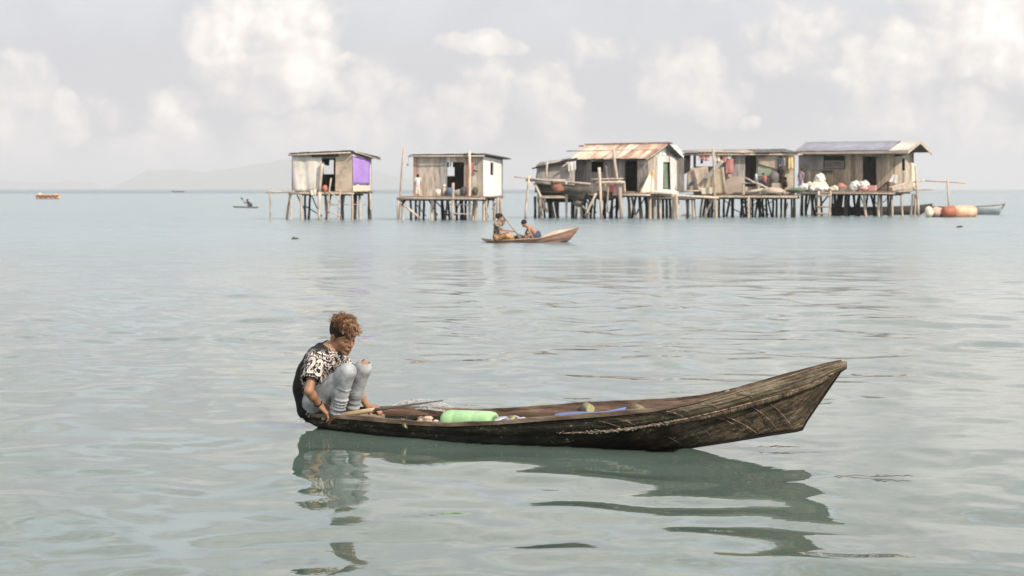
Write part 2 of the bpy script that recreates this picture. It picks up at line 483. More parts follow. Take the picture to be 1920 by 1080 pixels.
def attr(o, name, vals):
    a = o.data.attributes.new(name, 'FLOAT', 'POINT'); a.data.foreach_set('value', np.asarray(vals, np.float32))

def hand(g, wrist, d, n, lat, curls=((.5, .7, .4),) * 4, sc=.92, k=.006, thumb=(.55, .75, .35)):
    """palm, four unequal bent fingers and a thumb; d wrist->knuckles, n palm normal, lat thumb side"""
    wrist = np.asarray(wrist, float); d = unit(d); n = np.asarray(n, float); n = unit(n - d * (n @ d)); l = np.cross(d, n)
    if l @ np.asarray(lat) < 0: l = -l
    kn = [wrist + sc * (d * a + l * b) for a, b in ((.083, .029), (.088, .010), (.084, -.010), (.075, -.027))]
    base = [wrist + sc * (d * .012 + l * b) for b in (.014, .005, -.005, -.014)]
    for b, q in zip(base, kn): g.cone(b, q, .0135 * sc, .0115 * sc, .012)
    lens = ((.040, .025, .021), (.045, .028, .022), (.042, .026, .021), (.033, .020, .018))
    for i in range(4):
        p = kn[i]; a = 0; fan = (.10, .02, -.06, -.14)[i]
        r = (.0095, .0098, .0092, .0080)[i] * sc
        for L, c, rr in zip(lens[i], curls[i], (1, .92, .84)):
            a += c; dd = unit((d + l * fan) * math.cos(a) + n * math.sin(a)); q = p + dd * L * sc
            g.cone(p, q, r * rr, r * rr * .93, k); p = q
    tb = wrist + sc * (d * .022 + l * .020 + n * .004); td = unit(d * thumb[0] + l * thumb[1] + n * thumb[2]); q = tb + td * .038 * sc
    g.cone(tb, q, .014 * sc, .0115 * sc, .010)
    td2 = unit(td + d * .5 + n * .35); q2 = q + td2 * .030 * sc; g.cone(q, q2, .0112 * sc, .010 * sc, k)
    td3 = unit(td2 + d * .3 + n * .3); g.cone(q2, q2 + td3 * .024 * sc, .010 * sc, .0085 * sc, k)

def head(g, O, f, u, sc=1.0, face=True):
    """skull, jaw, face and ears about the point between the ears; f forward, u up; returns (axes, to-world)"""
    f = unit(f); u = np.asarray(u, float); u = unit(u - f * (u @ f)); r = np.cross(f, u)
    A = np.stack([f, r, u]); O = np.asarray(O, float)
    w = lambda a, b, c: O + sc * (f * a + r * b + u * c)
    g.ell(w(-.012, 0, .048), np.array((.093, .074, .085)) * sc, A, .02)
    g.ell(w(.040, 0, -.010), np.array((.056, .061, .078)) * sc, A, .03)
    for sg in (-1, 1): g.cone(w(.012, .052 * sg, -.042), w(.074, .010 * sg, -.083), .016 * sc, .015 * sc, .02)
    g.ell(w(.078, 0, -.086), np.array((.016, .020, .014)) * sc, A, .014)
    if not face: return A, w
    for sg in (-1, 1):
        g.ell(w(.060, .040 * sg, -.014), np.array((.024, .022, .022)) * sc, A, .018)              # cheekbone
        g.ell(w(.103, .032 * sg, .020), np.array((.016, .019, .0125)) * sc, A, .012, True)       # eye socket
        g.ell(w(.0785, .032 * sg, .018), np.array((.0135, .0150, .0115)) * sc, A, .004)          # closed lid over the eye
        g.cone(w(.093, .014 * sg, .037), w(.080, .050 * sg, .040), .0075 * sc, .006 * sc, .012)  # brow ridge
    g.cone(w(.094, 0, .030), w(.113, 0, -.012), .0075 * sc, .0105 * sc, .010)                     # nose
    g.ell(w(.112, 0, -.016), np.array((.0115, .0105, .010)) * sc, A, .005)
    for sg in (-1, 1): g.ell(w(.102, .0115 * sg, -.018), np.array((.010, .0075, .0075)) * sc, A, .005)
    g.ell(w(.090, 0, -.048), np.array((.014, .026, .018)) * sc, A, .012)                          # mouth mound
    g.ell(w(.1015, 0, -.0445), np.array((.0075, .019, .0055)) * sc, A, .004)
    g.ell(w(.1000, 0, -.0560), np.array((.0080, .016, .0060)) * sc, A, .004)
    g.cone(w(.112, -.018, -.0502), w(.112, .018, -.0502), .0022 * sc, .0022 * sc, .003, True)
    for sg in (-1, 1):
        B = np.stack([unit(f * .9 - r * sg * .35), unit(r * sg * .9 + f * .35), u])
        g.ell(w(-.012, .078 * sg, .004), np.array((.0185, .0085, .031)) * sc, B, .006)
        g.ell(w(-.004, .087 * sg, .006), np.array((.0095, .0065, .019)) * sc, B, .004, True)
    return A, w
# ------------------------------------------------------------------ the near boat
HULL0 = M('hull_wood', [(.012, .011, .008), (.030, .026, .018), (.060, .050, .031), (.10, .085, .055)], scale=3.2, stretch=(.9, 4, 9), rough=.62, bump=.6, var=.08, detail=9, spec=.35, contrast=(.32, .78), stain=((.035, .042, .022), 2.6, .56))
STRAKE0 = M('strake_wood', [(.018, .016, .011), (.062, .050, .032), (.15, .12, .08), (.30, .25, .18)], scale=3.0, stretch=(.8, 4, 13), rough=.75, bump=.7, var=.08, detail=9, contrast=(.30, .74), stain=((.03, .034, .018), 3.2, .58))
RAIL = M('worn_rail_wood', [(.03, .022, .016), (.105, .075, .053), (.25, .195, .145)], scale=5, stretch=(.7, 3, 3), rough=.8, bump=.6, var=.1, detail=8)
INNER = M('red_brown_inner_wood', [(.055, .034, .024), (.115, .072, .052), (.21, .145, .108)], scale=4, stretch=(.8, 3, 6), rough=.85, bump=.5, var=.1, detail=8)
CAULK = M('pale_caulk', [(.07, .05, .035), (.24, .18, .12), (.44, .35, .26)], scale=30, contrast=(.36, .64), rough=.9, bump=.8, var=.1)
DARKSEAM = M('dark_seam', [(.010, .010, .008), (.022, .02, .014)], scale=12, rough=.7)

def along_hull(name, dark, bow, rough, zsplit):
    m = bpy.data.materials.new(name); m.use_nodes = True; T = NT(m.node_tree); b = T.n['Principled BSDF']
    co = T.node('ShaderNodeTexCoord').outputs['Object']; sp = T.node('ShaderNodeSeparateXYZ'); T.l.new(co, sp.inputs[0])
    ac = T.node('ShaderNodeAttribute', attribute_name='across').outputs['Fac']        # 0..1 up the plank, so the grain runs along it
    cb = T.node('ShaderNodeCombineXYZ'); sx = sp.outputs[0]
    T.put(cb.inputs[0], T.m('MULTIPLY', T.m('MULTIPLY_ADD', ac, zsplit[2], sx), zsplit[0])); T.put(cb.inputs[1], T.m('MULTIPLY', T.m('MULTIPLY_ADD', sx, zsplit[3], ac), zsplit[1])); T.put(cb.inputs[2], sp.outputs[1])
    gv = cb.outputs[0]
    g1 = T.noise(gv, 1.0, 9, .72, .3); g2 = T.noise(T.v('MULTIPLY', co, (1, 1, 1.6)), 4.2, 9, .74); g3 = T.noise(co, 42, 5, .7)
    g4 = T.noise(T.v('ADD', gv, (7, 3, 1)), 2.6, 7, .75)
    nz = T.m('ADD', T.m('MULTIPLY', g1, .55), T.m('MULTIPLY', g2, .45))
    c1 = T.ramp(nz, [(p, c) for p, c in zip((.40, .49, .55, .62), dark)])
    nz2 = T.m('ADD', T.m('MULTIPLY', g1, .45), T.m('ADD', T.m('MULTIPLY', g2, .25), T.m('MULTIPLY', g4, .30)))
    c2 = T.ramp(nz2, [(p, c) for p, c in zip((.41, .48, .53, .60), bow)])
    crack = T.ss(T.m('ABSOLUTE', T.m('SUBTRACT', T.noise(T.v('ADD', gv, (2, 9, 4)), 1.3, 6, .6), .5)), .018, .0)
    c2 = T.mix(T.m('MULTIPLY', crack, .85), c2, (.012, .010, .008))
    f = T.ss(T.m('ADD', sp.outputs[0], T.m('MULTIPLY', T.m('SUBTRACT', g2, .5), 1.4)), 2.35, 3.25)
    c = T.mix(f, c1, c2)
    c = T.mix(T.m('MULTIPLY', T.ss(g2, .53, .66), .55), c, (.045, .055, .026))      # green algae
    c = T.mix(T.m('MULTIPLY', T.ss(T.m('ADD', g3, T.m('MULTIPLY', T.m('SUBTRACT', g2, .5), .5)), .60, .70), .85), c, (.34, .30, .24))         # barnacle and paint flecks
    wet = T.ss(T.m('ADD', sp.outputs[2], T.m('MULTIPLY', T.m('SUBTRACT', g2, .5), .06)), .045, .0)
    c = T.mix(T.m('MULTIPLY', wet, .75), c, (.008, .009, .006))
    T.put(b.inputs['Base Color'], c); b.inputs['Specular IOR Level'].default_value = .3
    T.put(b.inputs['Roughness'], T.m('MULTIPLY_ADD', wet, -.4, rough))
    bn = T.node('ShaderNodeBump'); bn.inputs['Strength'].default_value = .9; bn.inputs['Distance'].default_value = .03
    T.put(bn.inputs['Height'], T.m('ADD', T.m('MULTIPLY', g1, 1.0), T.m('MULTIPLY', g3, .5))); T.l.new(bn.outputs[0], b.inputs['Normal'])
    return m
HULL = along_hull('black_wet_hull_wood', [(.007, .007, .005), (.016, .015, .010), (.034, .031, .020), (.085, .078, .048)], [(.020, .015, .010), (.075, .054, .036), (.155, .115, .075), (.29, .22, .155)], .72, (4.0, 5.0, .35, -1.1))
STRAKE = along_hull('grey_brown_strake_wood', [(.007, .007, .005), (.018, .017, .011), (.042, .038, .022), (.11, .10, .06)], [(.040, .031, .022), (.17, .13, .088), (.36, .29, .205), (.54, .46, .35)], .82, (3.4, 6.5, 0, 0))

BA = R(22); BC = Vector((.145, 12.3, 0)); S0 = 1.729
bax = Vector((math.cos(BA), -math.sin(BA), 0)); bay = Vector((math.sin(BA), math.cos(BA), 0))
BORG = BC - bax * S0                               # stern tip on the water plane; local x runs to the bow, local y to the far side
boat = empty('canoe', BORG, -BA, 'long weathered black wooden canoe with its upswept bow, nearest boat, carrying the crouching boy', 'canoe')
def BW(s, t, z): return BORG + bax * s + bay * t + Vector((0, 0, z))
BL = 3.862
HB = lambda s: np.interp(s, [0, .10, .35, .8, 1.3, 1.9, 2.4, 2.9, 3.3, 3.6, 3.80, BL], [.075, .115, .19, .28, .325, .33, .29, .205, .125, .065, .022, .006])
HBS = lambda s: HB(s) * np.interp(s, [0, .5, 1.5, 2.4, 3.2, BL], [.97, .97, .95, .86, .70, .6])
HBB = lambda s: HB(s) * np.interp(s, [0, .5, 1.5, 2.2, 2.8, BL], [.80, .82, .76, .50, .22, .15])
def solve_z(s, t, table):
    w = BORG + bax * s + bay * t; px = 960 + FPX * w.x / w.y
    py = float(np.interp(px, [q[0] for q in table], [q[1] for q in table]))
    return CAMH - (py - HORIZ) * w.y / FPX
T_RAIL = [(577, 779), (600, 780.5), (640, 782.5), (700, 788), (758, 793), (821, 797.5), (875, 796.5), (930, 794), (1038, 785.8), (1133, 779), (1200, 773), (1251, 767.5), (1280, 761), (1304, 755), (1340, 746), (1375, 735.5), (1420, 722), (1471, 706.5), (1520, 691.5), (1567, 678), (1589, 675.4)]
T_SEAM = [(577, 783), (654, 795), (740, 805), (880, 811), (978, 813.5), (1065, 810), (1160, 805.2), (1208, 798), (1304, 780), (1400, 756), (1471, 737), (1530, 715), (1573, 696), (1589, 677)]
ZK = [(576, 786), (601, 801), (654, 809.5), (700, 816), (760, 826), (860, 842), (1000, 856), (1120, 856), (1244, 846), (1280, 841), (1375, 826.5), (1447, 814.5), (1493, 808), (1506, 804.5), (1514, 788), (1573, 702), (1589, 678)]
NS = 110
ST = np.linspace(0, BL, NS)
def smooth1(a, n=3):
    k = np.ones(2 * n + 1) / (2 * n + 1); return np.convolve(np.pad(a, n, 'edge'), k, 'valid')
ZR = smooth1(np.array([solve_z(s, -HB(s), T_RAIL) for s in ST]))
ZS = smooth1(np.array([solve_z(s, -HBS(s), T_SEAM) for s in ST]))
ZKL = np.array([solve_z(s, 0, ZK) for s in ST])
HEEL = lambda s: np.interp(s, [0, .6, 2.2, 3.0, BL], [.004, .022, .022, .006, 0])       # far side rides a little higher
ZS = np.minimum(ZS, ZR - .012); ZKL = np.minimum(ZKL, ZS - .006)
wob = np.random.default_rng(3)
WOB = [smooth1(wob.normal(0, .006, NS), 2) for _ in range(6)]

def hull_section(i, inset=0.0):
    s = ST[i]; hb, hs, hbb = max(HB(s) - inset, .002), max(HBS(s) - inset, .002), max(HBB(s) - inset, .001)
    zb = ZKL[i] + (ZS[i] - ZKL[i]) * .30 + inset; zk = ZKL[i] + inset * 1.3
    return hb, hs, hbb, ZR[i], ZS[i], zb, zk

def loft(rows, name, mat, parent=boat, close=False, smooth=True):
    n = len(rows[0]); v = [p for r in rows for p in r]; f = []
    for i in range(len(rows) - 1):
        for j in range(n - 1 + close): f.append((i * n + j, (i + 1) * n + j, (i + 1) * n + (j + 1) % n, i * n + (j + 1) % n))
    if close: f.append(tuple(range(n))); f.append(tuple(range((len(rows) - 1) * n + n - 1, (len(rows) - 1) * n - 1, -1)))
    o = mesh_obj(name, v, f, mat, parent, smooth)
    bm = bmesh.new(); bm.from_mesh(o.data); bmesh.ops.recalc_face_normals(bm, faces=bm.faces); bm.to_mesh(o.data); bm.free()
    return o

# lower hull: outer skin and inner skin of the dug-out log, open along the seam
rows = []
for i in range(NS):
    s = ST[i]; hb, hs, hbb, zr, zs, zb, zk = hull_section(i); th = min(.028, hs * .4)
    up = HEEL(s); prof = []
    outer = [(-hs, zs), (-hs + (hs - hbb) * .35, zs + (zb - zs) * .5), (-hbb, zb), (-hbb * .5, zb + (zk - zb) * .75), (0, zk), (hbb * .5, zb + (zk - zb) * .75), (hbb, zb), (hs - (hs - hbb) * .35, zs + up + (zb - zs) * .5), (hs, zs + up)]
    inner = [(t * (1 - th / max(hs, .01)), z + (th if abs(t) < hs * .9 else 0)) for t, z in reversed(outer)]
    for j, (t, z) in enumerate(outer + inner): prof.append((s, t + WOB[j % 6][i] * (.8 if s < 3.3 else .2), z))
    rows.append(prof)
ho = loft(rows, 'hull', HULL, close=True)
def set_across(o, lo, hi):
    co_ = np.zeros(len(o.data.vertices) * 3); o.data.vertices.foreach_get('co', co_); co_ = co_.reshape(-1, 3)
    l_, h_ = np.interp(co_[:, 0], ST, lo), np.interp(co_[:, 0], ST, hi)
    a_ = o.data.attributes.new('across', 'FLOAT', 'POINT'); a_.data.foreach_set('value', ((co_[:, 2] - l_) / np.maximum(h_ - l_, .02)).astype(np.float32))
set_across(ho, ZKL, ZS)
# upper strakes, one each side, lapped over the log
for sg in (-1, 1):
    rows = []
    for i in range(NS):
        s = ST[i]; hb, hs, hbb, zr, zs, zb, zk = hull_section(i); up = HEEL(s) * (sg > 0); o = float(np.interp(s, [0, .8, 1.5, 3.6, 3.75], [.001, .001, .007, .007, .003]))
        th = min(.022, hb * .45); w = [WOB[j][i] * (.5 if s < 3.3 else .15) for j in range(4)]
        mid = .5
        rows.append([(s, sg * (hs + o) + w[0], zs - .010 + up), (s, sg * (hs + (hb - hs) * mid + o + .004) + w[1], zs + (zr - zs) * mid + up), (s, sg * (hb + o * .5) + w[2], zr + up + w[3] * .4),
                     (s, sg * (hb - th) + w[2], zr + up + w[3] * .4), (s, sg * (hs + (hb - hs) * mid - th) + w[1], zs + (zr - zs) * mid + up), (s, sg * (hs - th) + w[0], zs - .010 + up)])
    so = loft(rows, 'strake', STRAKE if sg < 0 else INNER, close=True); set_across(so, ZS, ZR)
    # rail
    rows = []
    for i in range(0, NS - 1):
        s = ST[i]; hb = HB(s); zr = ZR[i] + HEEL(s) * (sg > 0); w = WOB[(2 + sg) % 6][i]; a = .019 * np.interp(s, [0, 2.5, 2.95, BL], [1, 1, .5, .15]); b = .013 * np.interp(s, [0, 2.5, 2.95, BL], [1, 1, .5, .3])
        c = sg * (hb - .004); z = zr + .006
        rows.append([(s, c - a + w * .6, z - b), (s, c + a + w * .5, z - b), (s, c + a * .9 + w * .7, z + b + w * .8), (s, c - a * .9 + w * .4, z + b + w * .6)])
    loft(rows, 'rail', RAIL, close=True, smooth=False)
# pale caulking along the near seam, thick and crumbly amidships, thin to the bow
rows = []; cr = np.random.default_rng(9)
for i in range(58, NS - 2):
    s = ST[i]; hs = HBS(s) + .010; z = ZS[i] - .006; fat = np.interp(s, [1.95, 2.25, 2.75, 2.85, BL], [.12, .36, .42, .36, .40]); j = cr.uniform(.7, 1.3)
    h = .014 * fat * j; w = .012 * (.5 + .5 * fat)
    rows.append([(s, -hs + .004, z - h), (s, -hs - w, z - h * .4 + cr.uniform(-.002, .002)), (s, -hs - w * .8, z + h * .7 * j), (s, -hs + .004, z + h)])
loft(rows, 'caulk_seam', CAULK, close=True)
m = MB()
for k in range(210):
    s = cr.triangular(1.9, 2.6, 2.86); hs = float(HBS(s)) + .012; z = float(np.interp(s, ST, ZS)) - .006; r = cr.uniform(.0022, .0060) * (1 if s > 2.2 else .7)
    m.blob((s, -hs - cr.uniform(0, .007), z + cr.normal(0, .0055)), (r * 2.0, r, r * .8), seed=k, rings=4, segs=6)
o = m.obj('caulk_crumbs', M('crumbly_caulk', [(.07, .055, .042), (.20, .16, .13), (.34, .285, .245)], scale=40, var=0), boat, True); o['kind'] = 'stuff'
rows = []
for i in range(76, NS - 3):                        # the dark rubbing strip under the seam at the bow
    s = ST[i]; hs = HBS(s) + .008; z = ZS[i] - .026 * np.interp(s, [2.6, 3.0, BL], [.5, 1, .6])
    rows.append([(s, -hs + .004, z - .014), (s, -hs - .008, z - .012), (s, -hs - .009, z + .011), (s, -hs + .004, z + .013)])
loft(rows, 'rub_strip', HULL, close=True)
# diagonal repair seams on the bow faces
def hull_pt(s, q):
    """point on the near outer face: q 0 keel .. 1 seam .. 2 rail"""
    hb, hs, hbb = HB(s), HBS(s), HBB(s); zr, zs, zk = np.interp(s, ST, ZR), np.interp(s, ST, ZS), np.interp(s, ST, ZKL); zb = zk + (zs - zk) * .3
    if q <= .3: a = q / .3; return Vector((s, -(hbb * a ** .8) - .009, zk + (zb - zk) * a))
    if q <= 1: a = (q - .3) / .7; return Vector((s, -(hbb + (hs - hbb) * a) - .011, zb + (zs - zb) * a))
    a = q - 1; return Vector((s, -(hs + (hb - hs) * a) - .014, zs + (zr - zs) * a))
for (sa, qa, sb, qb, w) in ((2.60, .93, 2.80, .05, .0035), (2.56, .97, 2.72, .55, .003), (3.05, .93, 3.28, .12, .004), (2.98, .95, 3.14, .5, .0025), (3.26, .9, 3.42, .1, .003), (3.36, .92, 3.5, .2, .0028), (3.20, .6, 3.30, .15, .002),
                            (2.74, 1.85, 2.84, 1.1, .0045), (2.82, 1.88, 2.88, 1.35, .0025), (3.20, 1.9, 3.28, 1.25, .004), (3.00, 1.7, 3.06, 1.1, .003), (2.30, 1.7, 2.44, 1.1, .0025), (2.42, 1.75, 2.53, 1.15, .0025), (2.88, .9, 2.98, .25, .0025)):
    pts = []
    for k in range(8):
        a = k / 7; bend = .03 * math.sin(math.pi * a)
        pts.append(hull_pt(sa + (sb - sa) * a + bend * .4, qa + (qb - qa) * a) + Vector((random.uniform(-.004, .004), 0, 0)))
    b = MB().tube(pts, [w * .72 * random.uniform(.3, 1.15) for _ in pts], 5); b.obj('repair_seam', CAULK, boat, True)
# keel and stem edge
rows = []
for i in range(0, NS):
    s = ST[i]; z = ZKL[i]
    rows.append([(s, -.010, z + .006), (s, -.006, z - .008), (s, .006, z - .008), (s, .010, z + .006)])
loft(rows[70:], 'keel_edge', DARKSEAM, close=True)
# stern block on which the boy squats
rows = []
for k, s in enumerate(np.linspace(.0, .52, 14)):
    hb = HB(s) - .034; z = float(np.interp(s, ST, ZR)) - .006 - .03 * max(0, s - .40) / .12; w = wob.normal(0, .004)
    rows.append([(s, -hb, z - .05), (s, hb, z - .05 + HEEL(s)), (s, hb, z + w + HEEL(s)), (s, 0, z + .006 + w), (s, -hb, z + w)])
loft(rows, 'stern_deck', M('pale_stern_wood', [(.09, .075, .05), (.22, .18, .12), (.34, .28, .20)], scale=5, stretch=(.7, 3, 3), bump=.6, var=0, detail=8), close=True, smooth=False)
# floor boards inside
for k in range(5):
    a = -1 + 2 * k / 5 + .015; b = -1 + 2 * (k + 1) / 5 - .015; rows = []
    for s in np.linspace(.45, 2.6, 26):
        w = HBB(s) + (HBS(s) - HBB(s)) * .35 - .035; z = .012 + max(0, s - 1.9) * .06 + .004 * math.sin(s * 9 + k)
        rows.append([(s, a * w, z - .015), (s, b * w, z - .015), (s, b * w, z), (s, a * w, z)])
    loft(rows, 'floor_board', INNER, close=True, smooth=False)
# sawn-off cross pole ends lying across the rails
LOGSIDE = M('mossy_log_bark', [(.10, .085, .05), (.22, .19, .12), (.33, .30, .17)], scale=20, bump=.5, var=.1)
LOGEND = M('cut_log_end', [(.24, .25, .10), (.38, .37, .19), (.48, .43, .28)], scale=30, bump=.2, var=.1)
def log_end(px, py, Y, r, length, ax, squash=.7):
    c = boat.matrix_basis.inverted() @ P(px, py, Y); ax = Vector(ax).normalized()
    m = MB().tube([c - ax * length, c - ax * .01, c], [r * .96, r, r * .94], 12); o = m.obj('crossbeam_end', LOGSIDE, boat, True)
    d = MB().tube([c, c + ax * .003], [r * .93, r * .90], 12); d.obj('cut_face', LOGEND, o)
    return o
boat.matrix_basis = Matrix.Translation(BORG) @ Matrix.Rotation(-BA, 4, 'Z')
log_end(1107, 768.5, 12.42, .036, .07, (.62, -.5, -.15))
log_end(1203, 770.5, 11.95, .032, .09, (.7, -.6, -.12))
log_end(966, 788.5, 12.22, .032, .08, (.7, -.6, .05))
log_end(765, 796, 12.34, .030, .10, (.8, -.55, 0))
for px, py, Y in ((1365, 733, 11.95), (1362, 735.5, 11.92), (1192, 765, 12.0), (1195, 768, 11.95)):
    MB().blob(boat.matrix_basis.inverted() @ P(px, py, Y), (.014, .012, .010), seed=int(px)).obj('wood_splinter', LOGSIDE, boat, True)

# pale dried bait and crumbs inside the stern half
SAND = M('pale_crumbs', [(.36, .25, .18), (.52, .40, .30), (.62, .52, .42)], scale=40, bump=.8, var=.05)
m = MB(); rg = np.random.default_rng(21)
for k in range(70):
    s = rg.uniform(.62, 1.15); t = rg.uniform(-.02, .24) if s < 1.0 else rg.uniform(-.2, .15)
    r = rg.uniform(.010, .030)
    m.blob((s, t, .02 + r * .35 + max(0, t - .08) * .35), (r * 1.5, r * 1.2, r * .75), seed=k, rings=5, segs=7)
o = m.obj('bait_heap', SAND, None, True); o.matrix_basis = boat.matrix_basis
tag(o, 'crumbly pale pink heap of bait inside the black canoe between the boy and green jerrycan', 'bait', None, 'stuff')

depress(BORG, bax, .30, 2.75, lambda s: np.maximum(HBS(s) - .045, 0) * (s < 2.75))

# green jerrycan lying in the boat
GREEN = M('pale_green_plastic', [(.17, .33, .14), (.235, .41, .195), (.34, .50, .29)], scale=5, rough=.5, bump=.15, detail=8, var=0, spec=.45)
def superloop(a, b, n, ex=3.0):
    out = []
    for k in range(n):
        t = 2 * math.pi * k / n; c, s = math.cos(t), math.sin(t)
        out.append((a * math.copysign(abs(c) ** (2 / ex), c), b * math.copysign(abs(s) ** (2 / ex), s)))
    return out
Jc = P(880, 784, 12.32); jr = empty('jerrycan', (Jc.x, Jc.y, .006), -BA + R(4), 'pale green plastic jerrycan lying on its side in the black canoe', 'jerrycan')
def jerry():
    ss_ = [(-.205, .55), (-.20, .80), (-.185, .93), (-.16, 1.0), (-.105, 1.0), (-.10, .985), (-.092, .985), (-.087, 1.0), (.045, 1.0), (.05, .985), (.058, .985), (.063, 1.0), (.15, 1.0), (.185, .94), (.20, .84), (.207, .66), (.195, .60), (.193, .2)]
    rows = [[(x * .90, y, z + .094) for y, z in superloop(.116 * k, .091 * k, 26)] for x, k in ss_]
    o = loft(rows, 'container_body', GREEN, jr, close=True)
    h = MB().tube([(.170, -.05, .10), (.190, -.047, .12), (.192, 0, .128), (.190, .047, .12), (.170, .05, .10)], .011, 8); h.obj('handle', GREEN, jr, True)
    c = MB().tube([(.165, .055, .05), (.198, .055, .05)], .021, 12); c.obj('cap', M('dark_green_cap', [(.08, .2, .08)], var=0, rough=.4), jr, True)
jerry()

# blue plastic strip and tangled rope on the rail
BLUE = M('blue_plastic', [(.07, .12, .32), (.10, .17, .42), (.15, .24, .48)], scale=4, rough=.45, var=0)
rows = []
for k in range(16):
    a = k / 15; p = P(1040 + 132 * a, 783.5 - 8.5 * a + 2.0 * math.sin(a * 5), 12.16 - .28 * a); w = .025 + .035 * math.sin(math.pi * min(1, a * 1.1)) ; t = .014
    d = bay * w; z = Vector((0, 0, .012 + .010 * math.sin(a * 7)))
    rows.append([p - d, p + d + z, p + d + z + Vector((0, 0, t)), p - d + Vector((0, 0, t * 1.3))])
o = loft(rows, 'plastic_strip', BLUE, None, close=True); tag(o, 'folded strip of bright blue plastic lying along the rail of the black canoe', 'plastic strip')
ROPE = M('pale_blue_rope', [(.28, .30, .36), (.45, .46, .50)], scale=30, var=.1)
m = MB(); rg = np.random.default_rng(4)
for k in range(9):
    pts = []; ph = rg.uniform(0, 6)
    for q in range(14):
        a = q / 13; pts.append(P(928 + 78 * a, 789.5 - 3.0 * math.sin(a * 3.1) * rg.uniform(.6, 1.3), 12.25 - .15 * a) + Vector((0, .10 * math.sin(a * 5 + ph), rg.uniform(-.008, .010))))
    m.tube(pts, .0055, 5)
o = m.obj('rope_tangle', ROPE, None, True); tag(o, 'loose tangle of thin pale blue rope behind the green jerrycan in the black canoe', 'rope')

# clear fishing net heaped on the far rail
NETM = bpy.data.materials.new('clear_net'); NETM.use_nodes = True; T = NT(NETM.node_tree); b = T.n['Principled BSDF']
b.inputs['Base Color'].default_value = (.66, .68, .70, 1); b.inputs['Roughness'].default_value = .25; b.inputs['Transmission Weight'].default_value = .3
m = MB(); rg = np.random.default_rng(12)
for k in range(230):                                                # strands of the heaped monofilament
    x0 = rg.uniform(-.20, .20); pts = []; ph = rg.uniform(0, 6.28, 3)
    for q in range(10):
        a = q / 9; x = np.clip(x0 + rg.uniform(-.02, .02) + .16 * math.sin(ph[0] + 2 * a), -.235, .215); prof = max(0, (1 - (x / .24) ** 2)) ** .6
        y = -.11 + .22 * a
        pts.append((x, y, .078 * prof * math.sin(math.pi * (.1 + .8 * a)) * (rg.uniform(.55, 1.02)) + .006))
    m.tube(pts, .0015, 3, cap=False)
o = m.obj('fishing_net', NETM, None, True); p = P(792, 770, 13.0); o.location = p; o.rotation_euler = (0, 0, -BA)
tag(o, 'clear white heap of fishing net on the far rail under the paddle blade', 'fishing net')
o2 = MB().blob((0, 0, .012), (.17, .075, .030), seed=3, amp=.05, rings=10, segs=20).obj('net_core', NETM, o, True)

# paddle under the boy's hands
SHAFT = M('pale_paddle_wood', [(.20, .145, .085), (.34, .26, .16), (.45, .36, .24)], scale=7, stretch=(.6, 3, 3), bump=.4, var=0, detail=7)
BLADE = M('dark_paddle_blade', [(.035, .03, .028), (.09, .08, .072)], scale=8, stretch=(.6, 3, 3), var=0, bump=.4)
pa, pb, pc = P(604, 784.5, 12.74), P(703, 768.2, 12.70), P(834, 750.5, 12.74)
pad = empty('paddle', pa, 0, 'wooden canoe paddle with pale shaft and dark blade held by the crouching boy', 'paddle')
L = lambda p: p - pa
MB().tube([L(pa + (pb - pa) * t) for t in (0, .3, .6, .9, 1.0)], [.017, .019, .0185, .018, .016], 9).obj('shaft', SHAFT, pad, True)
rows = []
for k in range(12):
    a = k / 11; c = L(pb + (pc - pb) * a - (pc - pb) * .03); w = .014 + .022 * math.sin(math.pi * min(1, .12 + a * .80)); t = .012 * (1 - .7 * a)
    d = Vector((-.30, .95, .02)).normalized() * w; n_ = Vector((0, 0, 1)) * t
    rows.append([c - d, c - n_, c + d, c + n_])
loft(rows, 'blade', BLADE, pad, close=True)
# ------------------------------------------------------------------ the crouching boy
def skin_mat(name, a, b):
    return M(name, [a, b], scale=9, rough=.52, var=0, spec=.35, detail=4)
SKIN = skin_mat('brown_skin', (.235, .118, .067), (.305, .165, .099))
def V3(px, py, Y): return np.array(P(px, py, Y))
boy_lbl = 'person with copper curls crouching on the black canoe in patterned shirt and pale ripped jeans'
J = dict(
    pel=V3(593, 750, 12.90), low=V3(581, 727, 12.90), mid=V3(587, 702, 12.88), che=V3(602, 677, 12.86), nb=V3(619, 655, 12.86),
    shR=V3(594, 673, 12.72), shL=V3(633, 671, 13.01), elR=V3(579, 733, 12.60), wrR=V3(599, 760, 12.70), elL=V3(668, 726, 13.08), wrL=V3(688, 761, 12.93),
    hiR=V3(594, 749, 12.80), hiL=V3(612, 748, 13.00), knR=V3(652, 697, 12.60), knL=V3(681, 690, 12.78), anR=V3(630, 781, 12.70), anL=V3(656, 779, 12.90))
FW = unit(np.array([.74, -.67, 0])); fdn = R(20)
hf = FW * math.cos(fdn) + np.array([0, 0, -1]) * math.sin(fdn); hu = FW * math.sin(fdn) + np.array([0, 0, 1]) * math.cos(fdn)
tilt = .06; rr_ = np.cross(hf, hu); hu = unit(hu + rr_ * tilt)
HO = V3(641.0, 633.5, 12.84)

